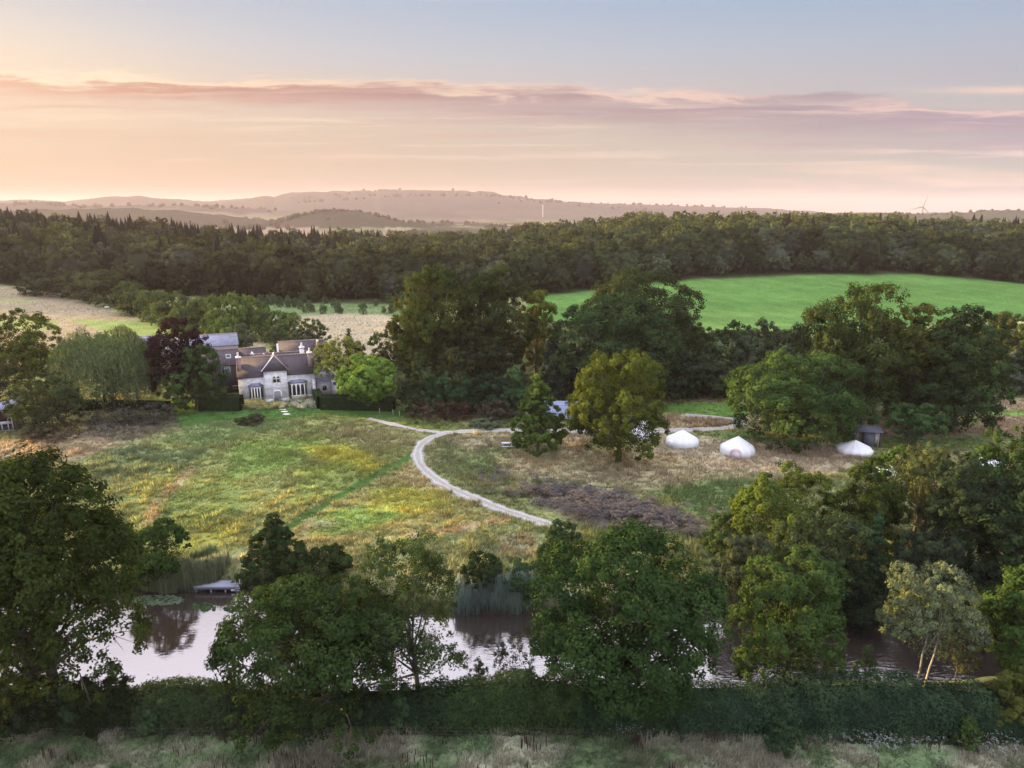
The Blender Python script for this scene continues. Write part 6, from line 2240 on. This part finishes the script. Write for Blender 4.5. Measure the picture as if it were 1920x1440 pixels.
for o_ in (0, .42):
    ld.tube([(p[0] + o_, p[1] - .05, WATER - .4), (p[0] + o_, p[1] - .05, ZD + .1), (p[0] + o_, p[1] + .05, ZD + .75), (p[0] + o_, p[1] + .25, ZD + .85), (p[0] + o_, p[1] + .42, ZD + .7), (p[0] + o_, p[1] + .45, ZD)], .028, 6)
for z in (-.1, .15, .4):
    ld.tube([(p[0], p[1] - .05, ZD - z), (p[0] + .42, p[1] - .05, ZD - z)], .025, 5)
ld.build('ladder', M['steel'], jt)
k = MB(); q = fl + (fr - fl) * .86; k.box(q[0] - .18, q[0] + .22, q[1] - .05, q[1] - .02, ZD - .5, ZD - .3); k.build('sign_plate', M['white'], jt)

# ------------------------------------------------------------------ wire fence of the near field
fx = [(-60, 1392), (90, 1391), (222, 1389), (355, 1388), (490, 1387), (640, 1386), (780, 1387), (920, 1388), (1060, 1389), (1200, 1391)]
fp = [gp(*q) for q in fx]
fe = empty('wire_fence', fp[0], 'thin stock fence of wire and slim stakes along the near field', 'fence')
for p in fp:
    k = MB(); k.tube([tuple(p - fp[0] + np.array([0, 0, -.3])), tuple(p - fp[0] + np.array([0, 0, 1.05]))], .028, 5); k.build('post', M['timber'], fe)
for h_ in (.45, .72, 1.0):
    k = MB(); k.tube([tuple(p - fp[0] + np.array([0, 0, h_])) for p in fp], .009, 4); k.build('wire', M['timber'], fe)
# short stakes on the lawn bank
for x, y in ((712, 775), (737, 778), (749, 781)):
    P = gp(x, y)
    k = MB(); k.tube([(0, 0, -.2), (0, 0, 1.0)], .05, 6); k.tube([(0, 0, 1.0), (0, 0, 1.06)], [.05, .01], 6)
    tag(k.build('stake', M['timber_pale'], None, P), 'short pale stake on the lawn edge beside the bright green round tree', 'stake', 'stakes on the lawn edge')
# trough on the hill
Pt = gp(201, 577)
k = MB(); k.box(-.8, .8, -.3, .3, -.1, .5); k.box(-.7, .7, -.25, .25, .45, .6); k.box(-1.0, -.8, -.15, .15, -.1, .35)
tag(k.build('water_trough', M['white'], None, Pt), 'small white trough on the straw coloured hillside', 'trough')

# ------------------------------------------------------------------ wind turbine, mast and tower on the skyline
DT = 2900.0
dr_ = ray(1731, 388)
hubP = np.array([dr_[0] * DT / dr_[1], DT, CAMZ + dr_[2] * DT / dr_[1]])
zb = tz(hubP[0], DT)
M['turbine'] = simple('turbine_grey', (.07, .065, .075), .5, .05, .1)
wt = empty('wind_turbine', (hubP[0], DT, zb), 'three-bladed wind turbine turning beyond the dark wooded ridge', 'wind turbine', None, R(-38))
hh = hubP[2] - zb
k = MB(); k.tube([(0, 0, -5), (0, 0, hh)], [3.2, 1.7], 12); k.build('tower', M['turbine'], wt)
k = MB(); k.box(-1.9, 1.9, -3.5, 7.5, hh - 1.5, hh + 2.2); k.build('nacelle', M['turbine'], wt)
k = MB(); k.lathe([(0.01, -2.2), (1.4, -1.4), (2.0, 0), (2.0, 1.5)], 12); hb_ = k.build('hub', M['turbine'], wt, (0, -5, hh + .4)); hb_.rotation_euler = (R(90), 0, 0)
for a in (17, 137, 257):
    k = MB()
    q = R(a - 2)
    L = 46.0
    sec = []
    for t in np.linspace(0, 1, 9):
        wd = 1.4 * (1.3 + 1.9 * math.sin(min(1, t * 4) * math.pi / 2)) * (1 - t * .8)
        sec.append((t * L, wd))
    V = []
    for d_, wd in sec:
        for e_, yy_ in ((-.35, 0), (.25, -.3 * (1 - d_ / L) - .12), (.65, 0), (.25, .3 * (1 - d_ / L) + .12)):
            V.append((d_ * math.sin(q) + wd * e_ * math.cos(q), -5 + yy_ * 1.5, hh + .4 + d_ * math.cos(q) - wd * e_ * math.sin(q)))
    F = [(i * 4 + j, i * 4 + (j + 1) % 4, (i + 1) * 4 + (j + 1) % 4, (i + 1) * 4 + j) for i in range(8) for j in range(4)]
    k.add(V, F); k.build('blade', M['turbine'], wt)


def skyline(name, px, ytop, ybase, dist, w0, w1, label, cat, m='turbine', cap=False):
    d = ray(px, ytop)
    zt = CAMZ + d[2] * dist / d[1]
    d0 = ray(px, ybase)
    z0 = CAMZ + d0[2] * dist / d0[1]
    X = d[0] * dist / d[1]
    k = MB(); k.tube([(0, 0, min(z0, tz(X, dist)) - 6), (0, 0, zt)], [w0, w1], 10)
    if cap:
        k.tube([(0, 0, zt), (0, 0, zt + 4), (0, 0, zt + 9)], [w1 * 1.25, w1 * 1.25, .3], 10)
    tag(k.build(name, M[m], None, (X, dist, 0)), label, cat)


skyline('radio_mast', 1018, 384, 405, 3900, 1.5, 1.0, 'pale thin mast standing in the haze below the far hill', 'mast', 'white')
skyline('stone_tower', 747, 353, 358, 5180, 8, 7, 'tiny square-looking tower on the top of the far hill', 'tower', cap=False)
skyline('radio_mast', 777, 349, 358, 5180, 2.4, 1.6, 'thin dark mast on the far hilltop beside the tiny tower', 'mast')
skyline('radio_mast', 794, 351, 358, 5180, 2.2, 1.4, 'thinnest mast on the far hilltop, right of the other mast', 'mast')
dfb = ray(526, 410)
Xb = dfb[0] * 2900 / dfb[1]
k = MB(); k.box(-17, 17, 0, 16, -6, 9); k.face_x([(0, 9), (16, 9), (8, 15)], -17, 17); k.box(20, 34, 2, 14, -6, 6)
tag(k.build('farm_building', M['white'], None, (Xb, 2900, tz(Xb, 2900))), 'pale farm building in the hazy valley', 'building')

# ------------------------------------------------------------------ evening haze
HZ_D = 0.000052
k = MB()
k.box(-9000, 9000, -400, 9800, -40, 232)
hz = k.build('haze', [], None)
hm = bpy.data.materials.new('haze')
hm.use_nodes = True
t = NT(hm.node_tree)
pvn = t.n('ShaderNodeVolumePrincipled')
pvn.inputs['Color'].default_value = (.76, .65, .74, 1)
pvn.inputs['Density'].default_value = HZ_D
pvn.inputs['Anisotropy'].default_value = .1
o_ = t.n('ShaderNodeOutputMaterial')
t.t.links.new(pvn.outputs[0], o_.inputs['Volume'])
hz.data.materials.append(hm)
tag(hz, 'thin warm evening haze lying over the whole landscape', 'haze', kind='stuff')
